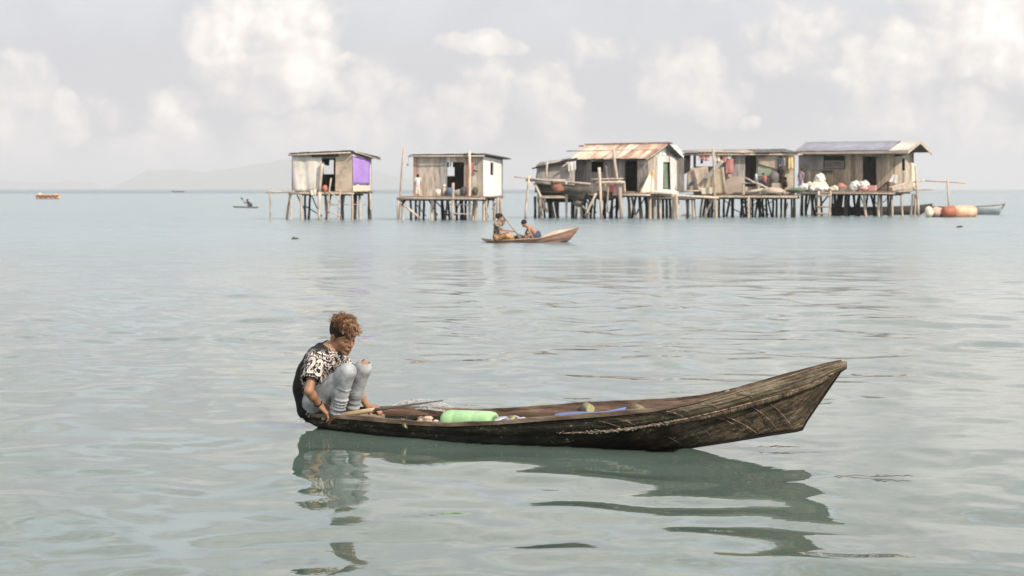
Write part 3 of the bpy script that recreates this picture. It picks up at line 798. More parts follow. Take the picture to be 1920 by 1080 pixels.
def boy_torso(g, e=0.0, legs=False):
    g.chain([J['pel'], J['low'], J['mid'], J['che']], [.098 + e, .088 + e, .094 + e, .100 + e], .05)
    g.cone(J['shR'] + (J['shL'] - J['shR']) * .12, J['shL'] + (J['shR'] - J['shL']) * .12, .066 + e, k=.05)
    fwd = FW * .045
    g.cone(J['mid'] + fwd + (J['shR'] - J['shL']) * .16, J['che'] + fwd + (J['shR'] - J['shL']) * .16, .075 + e, k=.05)
    g.cone(J['mid'] + fwd - (J['shR'] - J['shL']) * .16, J['che'] + fwd - (J['shR'] - J['shL']) * .16, .075 + e, k=.05)
    g.cone(J['che'], J['nb'], .085 + e * .6, .058 + e * .6, .05)
g = Grid((-1.66, 12.38, -.02), (-.86, 13.22, .88), .0042)
boy_torso(g)
g.cone(J['nb'] - np.array([0, 0, .03]), HO + np.array([-.012, .012, -.012]), .052, .050, .03)
for a, b, c, ra in (('shR', 'elR', 'wrR', 1), ('shL', 'elL', 'wrL', 1)):
    mid = J[a] * .55 + J[b] * .45
    g.cone(J[a], mid, .045, .037, .03); g.cone(mid, J[b], .037, .029, .02)
    f1 = J[b] * .68 + J[c] * .32
    g.cone(J[b], f1, .030, .032, .02); g.cone(f1, J[c], .032, .0220, .02)
for h, k_, a in (('hiR', 'knR', 'anR'), ('hiL', 'knL', 'anL')):
    g.cone(J[h], J[k_], .070, .050, .03); g.cone(J[k_], J[a], .047, .032, .02)
    toe = J[a] + np.array([.115, -.045, -.025]); g.cone(J[a] + np.array([-.02, .01, -.01]), toe, .030, .020, .02)
    for q in range(5):
        lt = np.array([.37, .93, 0]) * (q - 2) * .016
        g.cone(toe + lt * .6 - np.array([.03, -.012, -.004]), toe + lt + np.array([.028 - .004 * abs(q - 1), -.012, -.006]), .0105, .0085, .008)
hand(g, J['wrR'], (.66, -.04, -.50), (-.50, .42, -.75), (.8, .2, .3), curls=((.40, .55, .35), (.48, .6, .35), (.52, .62, .4), (.55, .62, .4)), sc=1.0)
hand(g, J['wrL'], (.80, -.34, -.10), (-.05, .25, -.96), (.2, -.9, 0), curls=((.75, .85, .5), (.85, .85, .5), (.9, .9, .5), (.95, .9, .5)), sc=1.0)
HA, HW = head(g, HO, hf, hu, 1.0)
vb, Fb = g.mesh()
boy = fast_mesh('person', vb, Fb, SKIN); tag(boy, boy_lbl, 'person')

# --- jeans
JEAN = bpy.data.materials.new('pale_grey_denim'); JEAN.use_nodes = True; T = NT(JEAN.node_tree); b = T.n['Principled BSDF']
co = T.node('ShaderNodeTexCoord').outputs['Object']; n_ = T.noise(co, 11, 6, .65); n3 = T.noise(co, 120, 3, .6)
cc = T.ramp(T.m('ADD', T.m('MULTIPLY', n_, .8), T.m('MULTIPLY', n3, .2)), [(.36, (.15, .17, .20)), (.50, (.285, .30, .32)), (.64, (.42, .425, .43))])
T.put(b.inputs['Base Color'], cc); b.inputs['Roughness'].default_value = .9
bn = T.node('ShaderNodeBump'); bn.inputs['Strength'].default_value = .25; bn.inputs['Distance'].default_value = .004; T.l.new(n3, bn.inputs['Height']); T.l.new(bn.outputs[0], b.inputs['Normal'])
g = Grid((-1.60, 12.40, -.02), (-.88, 13.20, .52), .0045)
g.ell(J['pel'] + np.array([0, 0, -.005]), (.122, .150, .115), k=.03)
def legs(g, ex=0.0):
    for h, k_, a in (('hiR', 'knR', 'anR'), ('hiL', 'knL', 'anL')):
        g.cone(J[h], J[k_] * .85 + J[h] * .15, .086 + ex, .060 + ex, .03); g.cone(J[k_] * .85 + J[h] * .15, J[k_], .060 + ex, .056 + ex, .02)
        hem = J[a] * .90 + J[k_] * .10; m_ = J[k_] * .5 + J[a] * .5 - (J[k_] - J[h]) * .03
        g.cone(J[k_], m_, .055 + ex, .056 + ex, .025); g.cone(m_, hem, .056 + ex, .050 + ex, .02)
legs(g)
for h, k_, a in (('hiR', 'knR', 'anR'), ('hiL', 'knL', 'anL')):          # open hem
    hem = J[a] * .93 + J[k_] * .07; d = unit(J[a] - J[k_]); g.cone(hem + d * .035, hem + d * .15, .052, .08, .006, True); g.cone(hem - d * .02, hem + d * .06, .036, .040, .005, True)
hole = J['knL'] + np.array([.022, -.028, .046])
vj, Fj = g.mesh(); nj = vnormals(vj, Fj)
def fold_field(p):
    d = np.zeros(len(p))
    for (h, k_, a, sd) in (('hiR', 'knR', 'anR', 0), ('hiL', 'knL', 'anL', 1.3)):
        ax = unit(J[a] - J[k_]); rel = p - J[k_]; t = rel @ ax; rad = np.linalg.norm(rel - t[:, None] * ax, axis=1)
        side = rel @ FW; m = np.exp(-(np.maximum(rad - .075, 0) / .02) ** 2)
        ph = 26 * side + 9 * np.sin(t * 23 + sd)
        ring = np.sin(t * 52 + ph * .45 + 1.8 * np.sin(t * 31 + sd) + sd) * np.clip((t - .05) / .12, 0, 1)
        d += m * .0085 * (1 - 2 * np.abs(ring) ** .6) * (.45 + .55 * np.sin(side * 34 + sd * 3 + t * 12)) * np.clip((t - .07) / .13, 0, 1)
        low = np.sin(t * 150 + 20 * side + sd) * np.clip((t - .22) / .06, 0, 1); d += m * .0034 * low
        ax2 = unit(J[k_] - J[h]); rel2 = p - J[h]; t2 = rel2 @ ax2; w = rel2 - t2[:, None] * ax2
        r2 = np.linalg.norm(w, axis=1); q = w @ unit(np.cross(ax2, FW) + 1e-6); q2 = w @ np.array([0, 0, 1.])
        m2 = np.exp(-(np.maximum(r2 - .10, 0) / .02) ** 2) * np.clip((t2) / .05, 0, 1) * np.clip((.27 - t2) / .1, 0, 1)
        d += m2 * .0052 * np.sin(q2 * 120 + q * 60 + 2.2 * np.sin(t2 * 20 + sd) + t2 * 26)
    return d
vj = vj + nj * fold_field(vj)[:, None]
# the rip in the far knee: cloth removed, frayed
cen = vj[Fj].mean(1); fr = np.random.default_rng(2)
rel = cen - hole; keep = (np.abs(rel[:, 0]) / .036) ** 2 + (np.abs(rel[:, 1]) / .07) ** 2 + (np.abs(rel[:, 2]) / .020) ** 2 + fr.normal(0, .10, len(cen)) > 1
jeans = fast_mesh('jeans', vj, Fj[keep], JEAN, boy)
# bare knee skin seen through the rip
gk = Grid(J['knL'] - .1, J['knL'] + .1, .005); gk.ell(J['knL'] + np.array([0, 0, .004]), (.051, .051, .050), k=.01)
vk, Fk = gk.mesh(); fast_mesh('bare_knee', vk, Fk, skin_mat('knee_skin', (.26, .115, .07), (.33, .165, .105)), jeans)

# --- shirt
SHIRT = bpy.data.materials.new('black_shirt_with_white_scrolls'); SHIRT.use_nodes = True; T = NT(SHIRT.node_tree); b = T.n['Principled BSDF']
co = T.node('ShaderNodeTexCoord').outputs['Object']
wv = T.noise(co, 21, 3, .5, color=True); pv = T.v('ADD', co, T.v('SCALE', T.v('SUBTRACT', wv, (.5, .5, .5)), scale=.12))
vor = T.node('ShaderNodeTexVoronoi', feature='F1'); T.l.new(pv, vor.inputs['Vector']); vor.inputs['Scale'].default_value = 17
swirl = T.m('SINE', T.m('MULTIPLY', vor.outputs['Distance'], 20))
white = T.ss(T.m('ADD', swirl, T.m('MULTIPLY', T.noise(co, 60, 3), .6)), .76, .88)
pm = T.node('ShaderNodeAttribute', attribute_name='print'); f = T.m('MULTIPLY', white, pm.outputs['Fac'])
wn = T.noise(co, 30, 4)
T.put(b.inputs['Base Color'], T.mix(f, T.ramp(wn, [(.3, (.008, .008, .009)), (.7, (.022, .020, .020))]), (.62, .55, .50)))
b.inputs['Roughness'].default_value = .9; b.inputs['Specular IOR Level'].default_value = .2
g = Grid((-1.64, 12.44, .05), (-.92, 13.20, .72), .0045)
boy_torso(g, .016)
g.cone(J['low'] + np.array([-.005, 0, 0]), J['pel'] + np.array([-.035, 0, -.055]), .105, .105, .04)
for a, b_, fl in (('shR', 'elR', .60), ('shL', 'elL', .60)):
    c = J[a] + (J[b_] - J[a]) * fl
    g.cone(J[a], c, .064, .072, .03)
    d = unit(J[b_] - J[a]); g.cone(c - d * .015, c + d * .14, .056, .05, .004, True); g.cone(c + d * .070, c + d * .2, .082, .09, .006, True)
neck = HW(-.02, 0, -.11); g.ell(J['nb'] + FW * .035 + np.array([0, 0, .035]), (.075, .068, .060), k=.012, sub=True)
g.cone(J['pel'] + np.array([-.03, 0, -.19]), J['pel'] + np.array([-.0, 0, -.16]), .10, k=.01, sub=True)
vs, Fs = g.mesh(); ns = vnormals(vs, Fs)
rel = vs - J['mid']; hgt = rel[:, 2]; lat = rel @ np.array([.67, .74, 0]); fw = rel @ FW
vs = vs + ns * (.0034 * np.sin(hgt * 38 + 3.0 * np.sin(lat * 17) + fw * 44) * np.sin(lat * 30 + hgt * 14 + 1) * np.clip((fw + .06) / .06, .15, 1) + .0020 * np.sin(hgt * 90 + lat * 70) * np.clip((fw + .06) / .06, .1, 1))[:, None]
shirt = fast_mesh('shirt', vs, Fs, SHIRT, boy)
ax = unit(J['elR'] - J['shR']); tR = (vs - J['shR']) @ ax; dR = np.linalg.norm(vs - J['shR'] - tR[:, None] * ax, axis=1)
sleeveR = (dR < .088) & (tR > .040); axL = unit(J['elL'] - J['shL']); tL = (vs - J['shL']) @ axL
sleeveL = (np.linalg.norm(vs - J['shL'] - tL[:, None] * axL, axis=1) < .086) & (tL > .03)
chest = np.clip((fw - .012 + .35 * np.maximum(0, -(vs[:, 1] - J['mid'][1])) * 0) / .02, 0, 1) * np.clip((J['nb'][2] + .02 - vs[:, 2]) / .03, 0, 1)
attr(shirt, 'print', np.clip(np.maximum(chest, np.maximum(sleeveR, sleeveL)), 0, 1))
# block numerals on the near sleeve, laid on the cloth
bvh = BVHTree.FromPolygons([tuple(p) for p in vs], [tuple(q) for q in Fs])
TWO = [(.05, .80), (.12, .95), (.35, 1.0), (.65, 1.0), (.88, .92), (.92, .74), (.82, .58), (.45, .40), (.16, .24), (.08, .04), (.50, .04), (.94, .04)]
THREE = [(.08, .86), (.28, 1.0), (.65, 1.0), (.90, .88), (.88, .66), (.62, .53), (.42, .53), (.64, .52), (.92, .38), (.92, .16), (.68, .02), (.30, .02), (.06, .16)]
def numeral(stroke, px0, py0, w, hh, name, wd, lift, mat, lean=0.0):
    """ribbon along a stroke, dropped on the sleeve along the outward direction of the arm"""
    pts = []
    for (xa, ya), (xb, yb) in zip(stroke[:-1], stroke[1:]):
        for k in range(5): t = k / 5; pts.append((xa + (xb - xa) * t, ya + (yb - ya) * t))
    pts.append(stroke[-1]); out = []
    m = MB(); C = []
    for x, y in pts:
        tgt = P(px0 + w * x + lean * (1 - y), py0 + hh * (1 - y), 12.7); o = Vector((0, 0, CAMH)); d = (tgt - o).normalized()
        loc, nn, _, _ = bvh.ray_cast(o, d)
        if loc is None: continue
        C.append((loc + nn * lift, nn))
    v = []; f = []
    for i, (c, nn) in enumerate(C):
        t = (C[min(i + 1, len(C) - 1)][0] - C[max(i - 1, 0)][0]).normalized(); s = t.cross(nn).normalized() * wd
        v += [c - s, c + s]
    for i in range(len(C) - 1): f.append((2 * i, 2 * i + 1, 2 * i + 3, 2 * i + 2))
    return mesh_obj(name, v, f, mat, shirt)
WHT = M('white_shirt_print', [(.66, .59, .54)], var=0, rough=.9); BLK = M('black_shirt_print', [(.012, .012, .013)], var=0, rough=.9)
for st, x0, y0 in ((TWO, 580.5, 672.0), (THREE, 594.5, 677.0)):
    a = numeral(st, x0, y0, 10.5, 27, 'numeral_backing', .0175, .0030, BLK, -3.5)
    b_ = numeral(st, x0, y0, 10.5, 27, 'numeral', .0104, .0050, WHT, -3.5)
    c = numeral(st, x0, y0, 10.5, 27, 'numeral_inline', .0016, .0062, BLK, -3.5)
# cord necklace
NK = M('white_cord', [(.46, .42, .39)], var=0); pts = []
bvb = BVHTree.FromPolygons([tuple(p) for p in vb], [tuple(q) for q in Fb])
for px, py in ((617.5, 646), (619.5, 652), (622, 660), (625, 668), (628, 676), (631.5, 684), (634, 686), (637, 682), (639.5, 674), (641, 666), (642, 660)):
    tgt = P(px, py, 12.8); o = Vector((0, 0, CAMH)); d = (tgt - o).normalized(); hits = [h for h in (bvh.ray_cast(o, d), bvb.ray_cast(o, d)) if h[0] is not None]
    if hits: h = min(hits, key=lambda h: h[3]); pts.append(h[0] - d * .004)
MB().tube(pts, .0015, 5).obj('necklace', NK, boy, True)
# bracelet
wd = unit(J['wrR'] - J['elR']); wc = J['wrR'] - wd * .022; px_ = unit(np.cross(wd, [0, 0, 1])); py_ = np.cross(wd, px_)
MB().tube([Vector(wc + (px_ * math.cos(a) + py_ * math.sin(a)) * .0285) for a in np.linspace(0, 6.2832, 17)], .0042, 6).obj('bracelet', M('black_bracelet', [(.012, .012, .012)], var=0), boy, True)
# brows, lash lines, lips
DARK = M('dark_hair_line', [(.012, .009, .008)], var=0, rough=.7)
for sg in (-1, 1):
    MB().tube([Vector(HW(.0985 - .012 * t * t - .004 * t, (.015 + .036 * t) * sg, .036 + .008 * math.sin(t * 2.4))) for t in np.linspace(0, 1, 8)], [.0022, .0036, .0042, .004, .0036, .003, .0022, .001], 5).obj('eyebrow', DARK, boy, True)
    MB().tube([Vector(HW(.0925 - .010 * t * t, (.0185 + .029 * t) * sg, .0125 - .004 * math.sin(t * 3.1))) for t in np.linspace(0, 1, 8)], [.0012, .0024, .0028, .0028, .0026, .0024, .002, .001], 5).obj('eyelashes', DARK, boy, True)
LIP = M('lips', [(.20, .088, .064)], var=0, rough=.45)
m = MB().tube([Vector(HW(.1080 - .008 * (t * 2) ** 2, .036 * t, -.0452 + .002 * math.cos(t * 9))) for t in np.linspace(-.5, .5, 9)], [.001, .003, .0042, .0046, .0042, .0046, .0042, .003, .001], 6); m.obj('upper_lip', LIP, boy, True)
m = MB().tube([Vector(HW(.1070 - .008 * (t * 2) ** 2, .032 * t, -.0560)) for t in np.linspace(-.5, .5, 9)], [.001, .003, .0045, .005, .005, .005, .0045, .003, .001], 6); m.obj('lower_lip', LIP, boy, True)

# --- hair: cropped dark sides under a mop of copper and gold curls
HAIRD = M('dark_cropped_hair', [(.010, .008, .007), (.030, .022, .018)], scale=60, var=0, bump=.6)
g = Grid(HO - .20, HO + .24, .005)
g.ell(HW(-.014, 0, .052), (.101, .0795, .090), HA, .02)
g.ell(HW(-.03, 0, .100), (.078, .068, .050), HA, .03)
g.cone(HW(.135, -.2, .026), HW(.135, .2, .026), .068, k=.008, sub=True)
g.cone(HW(.02, -.2, -.036), HW(.02, .2, -.036), .040, k=.008, sub=True)
g.cone(HW(-.02, -.2, -.080), HW(-.02, .2, -.080), .062, k=.008, sub=True)
vh, Fh = g.mesh(); hair = fast_mesh('hair', vh, Fh, HAIRD, boy)
CURL = bpy.data.materials.new('copper_curls'); CURL.use_nodes = True; T = NT(CURL.node_tree); b = T.n['Principled BSDF']
at = T.node('ShaderNodeAttribute', attribute_name='tone')
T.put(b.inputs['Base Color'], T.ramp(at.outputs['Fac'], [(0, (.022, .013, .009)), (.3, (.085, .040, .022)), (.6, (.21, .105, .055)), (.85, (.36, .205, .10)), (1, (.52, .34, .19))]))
b.inputs['Roughness'].default_value = .5
m = MB(); tones = []; hr = np.random.default_rng(8)
n_c = 0
while n_c < 2100:
    th = hr.uniform(0, 2 * math.pi); ph = math.acos(hr.uniform(.12, 1))
    a, r_, u_ = .093 * math.sin(ph) * math.cos(th), .070 * math.sin(ph) * math.sin(th), .080 * math.cos(ph)
    if u_ < (.022 if a > .045 else .024 + .008 * (1 - a / .09)) + (.010 if a < -.05 else 0): continue
    n_c += 1
    root = np.array((a - .010, r_, u_ + .052)); nrm = np.array((a / .093, r_ / .07, u_ / .08)); nrm /= np.linalg.norm(nrm)
    front = np.clip((a + .02) / .10, 0, 1)
    sweep = np.array((.30 + .42 * front, hr.normal(-.05, .45), -.05 - .75 * front * max(0, nrm[0])))
    Ln = hr.uniform(.022, .050) * (1.0 + .38 * math.sin(root[0] * 120 + root[1] * 70) * math.sin(root[1] * 140 - root[2] * 90)) * (1 + .35 * front) * (.62 if abs(r_) > .052 else 1); cr_ = hr.uniform(.005, .010); tw = hr.uniform(5, 11) * hr.choice([-1, 1]); p0 = hr.uniform(0, 6.28)
    pts = []; rs = []; rk = hr.uniform(.0017, .0030)
    e1 = np.cross(nrm, (0, .3, 1)); e1 /= np.linalg.norm(e1); e2 = np.cross(nrm, e1)
    for k in range(10):
        t = k / 9; c = root + nrm * Ln * t * (1 - .35 * t * front) + sweep * Ln * .55 * t * t
        c = c + (e1 * math.cos(p0 + tw * t) + e2 * math.sin(p0 + tw * t)) * cr_ * min(1, t * 2)
        pts.append(Vector(HW(*c))); rs.append((rk + .0008 * math.sin(math.pi * t)) * (1 - .55 * t))
    cl_ = math.sin(root[0] * 150 + 2 * math.sin(root[1] * 90)) * math.sin(root[1] * 130 + root[2] * 110 + 1.3); Ln_ = 0  # clump tone: the shaded gaps between curls are put into the colour
    k0 = len(m.v); m.tube(pts, rs, 4, cap=False)
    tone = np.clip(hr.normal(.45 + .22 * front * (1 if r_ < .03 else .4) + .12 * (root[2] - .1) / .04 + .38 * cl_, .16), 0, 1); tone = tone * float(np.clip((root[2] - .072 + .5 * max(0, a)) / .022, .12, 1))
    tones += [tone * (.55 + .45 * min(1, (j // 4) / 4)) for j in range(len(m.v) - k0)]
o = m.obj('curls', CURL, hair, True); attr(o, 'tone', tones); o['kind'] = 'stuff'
# ------------------------------------------------------------------ stilt huts
class Frame:
    """a building's own axes: u along its front (to the right), v into depth, z up; px() finds the spot on a wall plane"""
    def __init__(s, name, px, Y, deg, label, cat='stilt hut', group=None):
        th = R(deg); s.O = Vector(((px - 960) * Y / FPX, Y, 0)); s.u = Vector((math.cos(th), -math.sin(th), 0)); s.v = Vector((math.sin(th), math.cos(th), 0))
        s.root = empty(name, s.O, -th, label, cat, group); s.rng = random.Random(px)
    def px(s, px, py, v=0.0):
        d = Vector(((px - 960) / FPX, 1, (HORIZ - py) / FPX)); c = Vector((0, 0, CAMH)) - s.O
        t = (v - c.dot(s.v)) / d.dot(s.v); p = c + d * t; return Vector((p.dot(s.u), v, p.z))
    def pu(s, px, py, u=0.0):
        d = Vector(((px - 960) / FPX, 1, (HORIZ - py) / FPX)); c = Vector((0, 0, CAMH)) - s.O
        t = (u - c.dot(s.u)) / d.dot(s.u); p = c + d * t; return Vector((u, p.dot(s.v), p.z))
    def world(s, q): return s.O + s.u * q[0] + s.v * q[1] + Vector((0, 0, q[2]))

def woods(nm, a, b, c, d=None, st=(5, 5, .6), **k):
    return M(nm, [a, b, c] + ([d] if d else []), scale=2.2, stretch=st, rough=.88, bump=.35, var=k.pop('var', .28), detail=6, **k)
W_TAN = woods('weathered_plank', (.22, .175, .14), (.43, .365, .305), (.55, .485, .415))
W_GREY = woods('grey_plank', (.15, .137, .128), (.275, .25, .235), (.40, .37, .345))
W_OLIVE = woods('brown_board', (.20, .16, .115), (.345, .28, .21), (.46, .385, .295))
W_PALE = woods('pale_painted_plank', (.48, .45, .42), (.70, .68, .65), (.80, .78, .75), var=.12)
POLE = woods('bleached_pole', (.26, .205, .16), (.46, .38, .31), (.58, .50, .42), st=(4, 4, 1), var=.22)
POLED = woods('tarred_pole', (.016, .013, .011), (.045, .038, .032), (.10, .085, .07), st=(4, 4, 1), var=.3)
DECKM = woods('deck_plank', (.15, .115, .08), (.33, .265, .20), (.46, .385, .30), st=(.8, 4, 4))
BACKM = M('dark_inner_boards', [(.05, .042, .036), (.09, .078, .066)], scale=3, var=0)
PLY = M('stained_plywood', [(.30, .235, .165), (.45, .365, .275), (.54, .46, .365)], scale=1.6, bump=.2, var=.08, stain=((.30, .26, .21), 1.3, .55))
TARP_BEIGE = M('beige_tarpaulin', [(.46, .42, .36), (.62, .57, .51), (.70, .66, .60)], scale=1.5, bump=.15, var=.05)
TARP_TAN = M('tan_tarpaulin', [(.27, .215, .165), (.39, .32, .255), (.48, .405, .33)], scale=1.8, bump=.2, var=.1)
TARP_GREY = M('grey_tarpaulin', [(.18, .165, .152), (.29, .265, .245), (.38, .35, .325)], scale=1.5, bump=.2, var=.1)
TARP_PURPLE = M('purple_sheet', [(.31, .18, .52), (.38, .235, .60), (.43, .28, .64)], scale=1.2, var=0)
CLOTH_W = M('white_cloth', [(.50, .485, .46), (.68, .66, .63)], scale=3, var=.06)
CLOTH_RED = M('faded_red_cloth', [(.32, .135, .125), (.42, .20, .185)], scale=3, var=.1)
CLOTH_CORAL = M('coral_cloth', [(.54, .15, .13), (.62, .21, .18)], scale=3, var=0)
CLOTH_PINK = M('pink_cloth', [(.60, .28, .27), (.70, .40, .38)], scale=3, var=.1)
CLOTH_NAVY = M('navy_cloth', [(.03, .04, .07), (.06, .07, .11)], scale=3, var=.1)
CLOTH_ORANGE = M('ochre_cloth', [(.56, .36, .15), (.68, .50, .28)], scale=3, var=.08)
CLOTH_CREAM = M('cream_cloth', [(.60, .54, .42), (.72, .66, .54)], scale=3, var=.08)
ROOF_DARK = M('dark_roof_sheet', [(.06, .055, .05), (.13, .12, .11), (.22, .205, .19)], scale=2, bump=.2, var=.2)
ROOF_RUST = M('rusty_roof_sheet', [(.26, .13, .095), (.42, .275, .205), (.52, .43, .345), (.60, .54, .47)], scale=1.3, stretch=(1.6, .35, .35), bump=.3, var=.22, detail=7, contrast=(.34, .66))
ROOF_BLUE = M('grey_blue_roof_sheet', [(.19, .195, .235), (.27, .275, .315)], scale=1.5, var=.05, rough=.6)
ROOF_PALE = M('pale_roof_sheet', [(.42, .385, .345), (.58, .54, .49)], scale=1.5, var=.06)
FASCIA = M('bleached_fascia', [(.30, .25, .20), (.50, .43, .355)], scale=2, stretch=(.5, 3, 3), var=.06)
BLACKB = M('black_beam_and_hole_shade', [(.014, .013, .012), (.035, .03, .027)], scale=6, var=.1)  # black timber and fittings, and the painted shade of a window hole
GREENP = M('green_cloth', [(.10, .145, .105), (.18, .235, .17)], scale=3, var=.05)

def pole(F, name, a, b, r=.06, mat=None, parent=None, bend=.03, r2=None, n=6):
    a = Vector(a); b = Vector(b); g = F.rng; L_ = (b - a).length; k = 5; pts = []
    w = Vector((g.uniform(-1, 1), g.uniform(-1, 1), 0)) * bend * L_ * .5; w2 = Vector((g.uniform(-1, 1), g.uniform(-1, 1), 0)) * bend * L_ * .25
    for i in range(k): t = i / (k - 1); pts.append(a + (b - a) * t + w * math.sin(math.pi * t) + w2 * math.sin(2 * math.pi * t))
    r2 = r * .85 if r2 is None else r2
    o = MB().tube(pts, [(r + (r2 - r) * i / (k - 1)) * g.uniform(.9, 1.1) for i in range(k)], n).obj(name, mat or POLE, parent or F.root, True)
    return o
def ppole(F, name, p0, p1, r=.06, v=0.0, v1=None, mat=None, parent=None, bend=.03):
    return pole(F, name, F.px(*p0, v), F.px(*p1, v if v1 is None else v1), r, mat, parent, bend)
def stilt(F, px, ytop, py=None, v=0.0, r=.06, mat=None, lean=0, name='stilt'):
    r *= 1.28
    """a post from the deck down through the water"""
    a = F.px(px, ytop, v); b = Vector((a.x + lean, v, -.6)); return pole(F, name, b, a, r, mat, None, .05)
def board(F, name, pts, th, mat, parent=None, axis='v'):
    d = Vector((0, th, 0)) if axis == 'v' else Vector((-th, 0, 0)) if axis == 'u' else Vector((0, 0, -th))
    return MB().prism(pts, d).obj(name, mat, parent or F.root)

def plank_wall(F, side, c, x0, x1, top, bot, n, mat, openings=(), backing=BACKM, th=.03, name='wall', mats=None, horizontal=False, jit=.5):
    """backing boards with openings (a part) and the planks nailed on it (sub-parts); x and y in photo pixels on the plane v=c or u=c"""
    get = (lambda x, y: F.px(x, y, c)) if side == 'v' else (lambda x, y: F.pu(x, y, c))
    inw = Vector((0, 1, 0)) if side == 'v' else Vector((-1, 0, 0))
    T_ = lambda x: top[0] + (top[1] - top[0]) * (x - x0) / (x1 - x0); B_ = lambda x: bot[0] + (bot[1] - bot[0]) * (x - x0) / (x1 - x0)
    def cells(cuts):
        out = []
        for a, b in zip(cuts[:-1], cuts[1:]):
            m = (a + b) / 2; spans = [(0, 1)]
            segs = [(T_(m), B_(m))]
            for (oa, ob, ya, yb) in openings:
                if oa - .01 <= m <= ob + .01:
                    ns = []
                    for (s0, s1) in segs:
                        if yb <= s0 or ya >= s1: ns.append((s0, s1)); continue
                        if ya > s0 + .4: ns.append((s0, ya))
                        if yb < s1 - .4: ns.append((yb, s1))
                    segs = ns
            for s0, s1 in segs:
                full_t = abs(s0 - T_(m)) < 1e-6; full_b = abs(s1 - B_(m)) < 1e-6
                out.append((a, b, T_(a) if full_t else s0, T_(b) if full_t else s0, B_(a) if full_b else s1, B_(b) if full_b else s1))
        return out
    edges = sorted(set([x0, x1] + [e for o in openings for e in o[:2] if x0 < e < x1]))
    mb = MB()
    for a, b, ta, tb, ba, bb in cells(edges): mb.prism([p + inw * (th + .004) for p in (get(a, ba), get(b, bb), get(b, tb), get(a, ta))], inw * .03)
    w = mb.obj(name, backing, F.root)
    cuts = [x0 + (x1 - x0) * k / n for k in range(n + 1)]
    wd = (x1 - x0) / n
    for e in edges[1:-1]:
        k = min(range(len(cuts)), key=lambda i: abs(cuts[i] - e))
        if abs(cuts[k] - e) < wd * .45 and 0 < k < len(cuts) - 1 and cuts[k] not in edges: cuts[k] = e
        elif e not in cuts: cuts.append(e)
    cuts = sorted(set(cuts)); g = F.rng
    for a, b, ta, tb, ba, bb in cells(cuts):
        gp = min(.16, (b - a) * .06); j = g.uniform(0, 1) * jit * .04; dt = g.uniform(-.5, .5) * jit; db = g.uniform(-.6, .9) * jit
        q = [get(a + gp, ba + db), get(b - gp, bb + db), get(b - gp + g.uniform(-.15, .15) * jit, tb + dt), get(a + gp, ta + dt)]
        MB().prism([p - inw * j for p in q], inw * (th * .9)).obj('plank', g.choice(mats) if mats else mat, w)
    return w

def cloth(F, name, q, mat, parent=None, nx=10, nz=10, folds=3, amp=.05, th=.012, sag=.0, smooth=True, axis=(0, -1, 0)):
    """hanging or stretched sheet between four corners (bl, br, tr, tl), with folds and real thickness"""
    bl, br, tr, tl = [Vector(p) for p in q]; ax = Vector(axis); g = F.rng if F else random; ph = g.uniform(0, 6); ph2 = g.uniform(0, 6); v = []
    for s in (0, 1):
        for i in range(nz + 1):
            b_ = i / nz
            for j in range(nx + 1):
                a = j / nx; p = bl * (1 - a) * (1 - b_) + br * a * (1 - b_) + tr * a * b_ + tl * (1 - a) * b_
                k = amp * (1 - .6 * b_) * (math.sin(a * folds * 6.28 + ph + 1.5 * b_) + .5 * math.sin(a * folds * 13 + ph2 + 3 * b_)) + sag * math.sin(math.pi * a) * math.sin(math.pi * b_)
                v.append(p + ax * (k + s * th))
    n = (nx + 1) * (nz + 1); f = []
    I = lambda s, i, j: s * n + i * (nx + 1) + j
    for i in range(nz):
        for j in range(nx):
            f.append((I(1, i, j), I(1, i, j + 1), I(1, i + 1, j + 1), I(1, i + 1, j))); f.append((I(0, i + 1, j), I(0, i + 1, j + 1), I(0, i, j + 1), I(0, i, j)))
    for j in range(nx): f.append((I(0, 0, j), I(0, 0, j + 1), I(1, 0, j + 1), I(1, 0, j))); f.append((I(1, nz, j), I(1, nz, j + 1), I(0, nz, j + 1), I(0, nz, j)))
    for i in range(nz): f.append((I(1, i, 0), I(1, i + 1, 0), I(0, i + 1, 0), I(0, i, 0))); f.append((I(0, i, nx), I(0, i + 1, nx), I(1, i + 1, nx), I(1, i, nx)))
    return mesh_obj(name, v, f, mat, F.root if parent is None and F else parent, smooth)

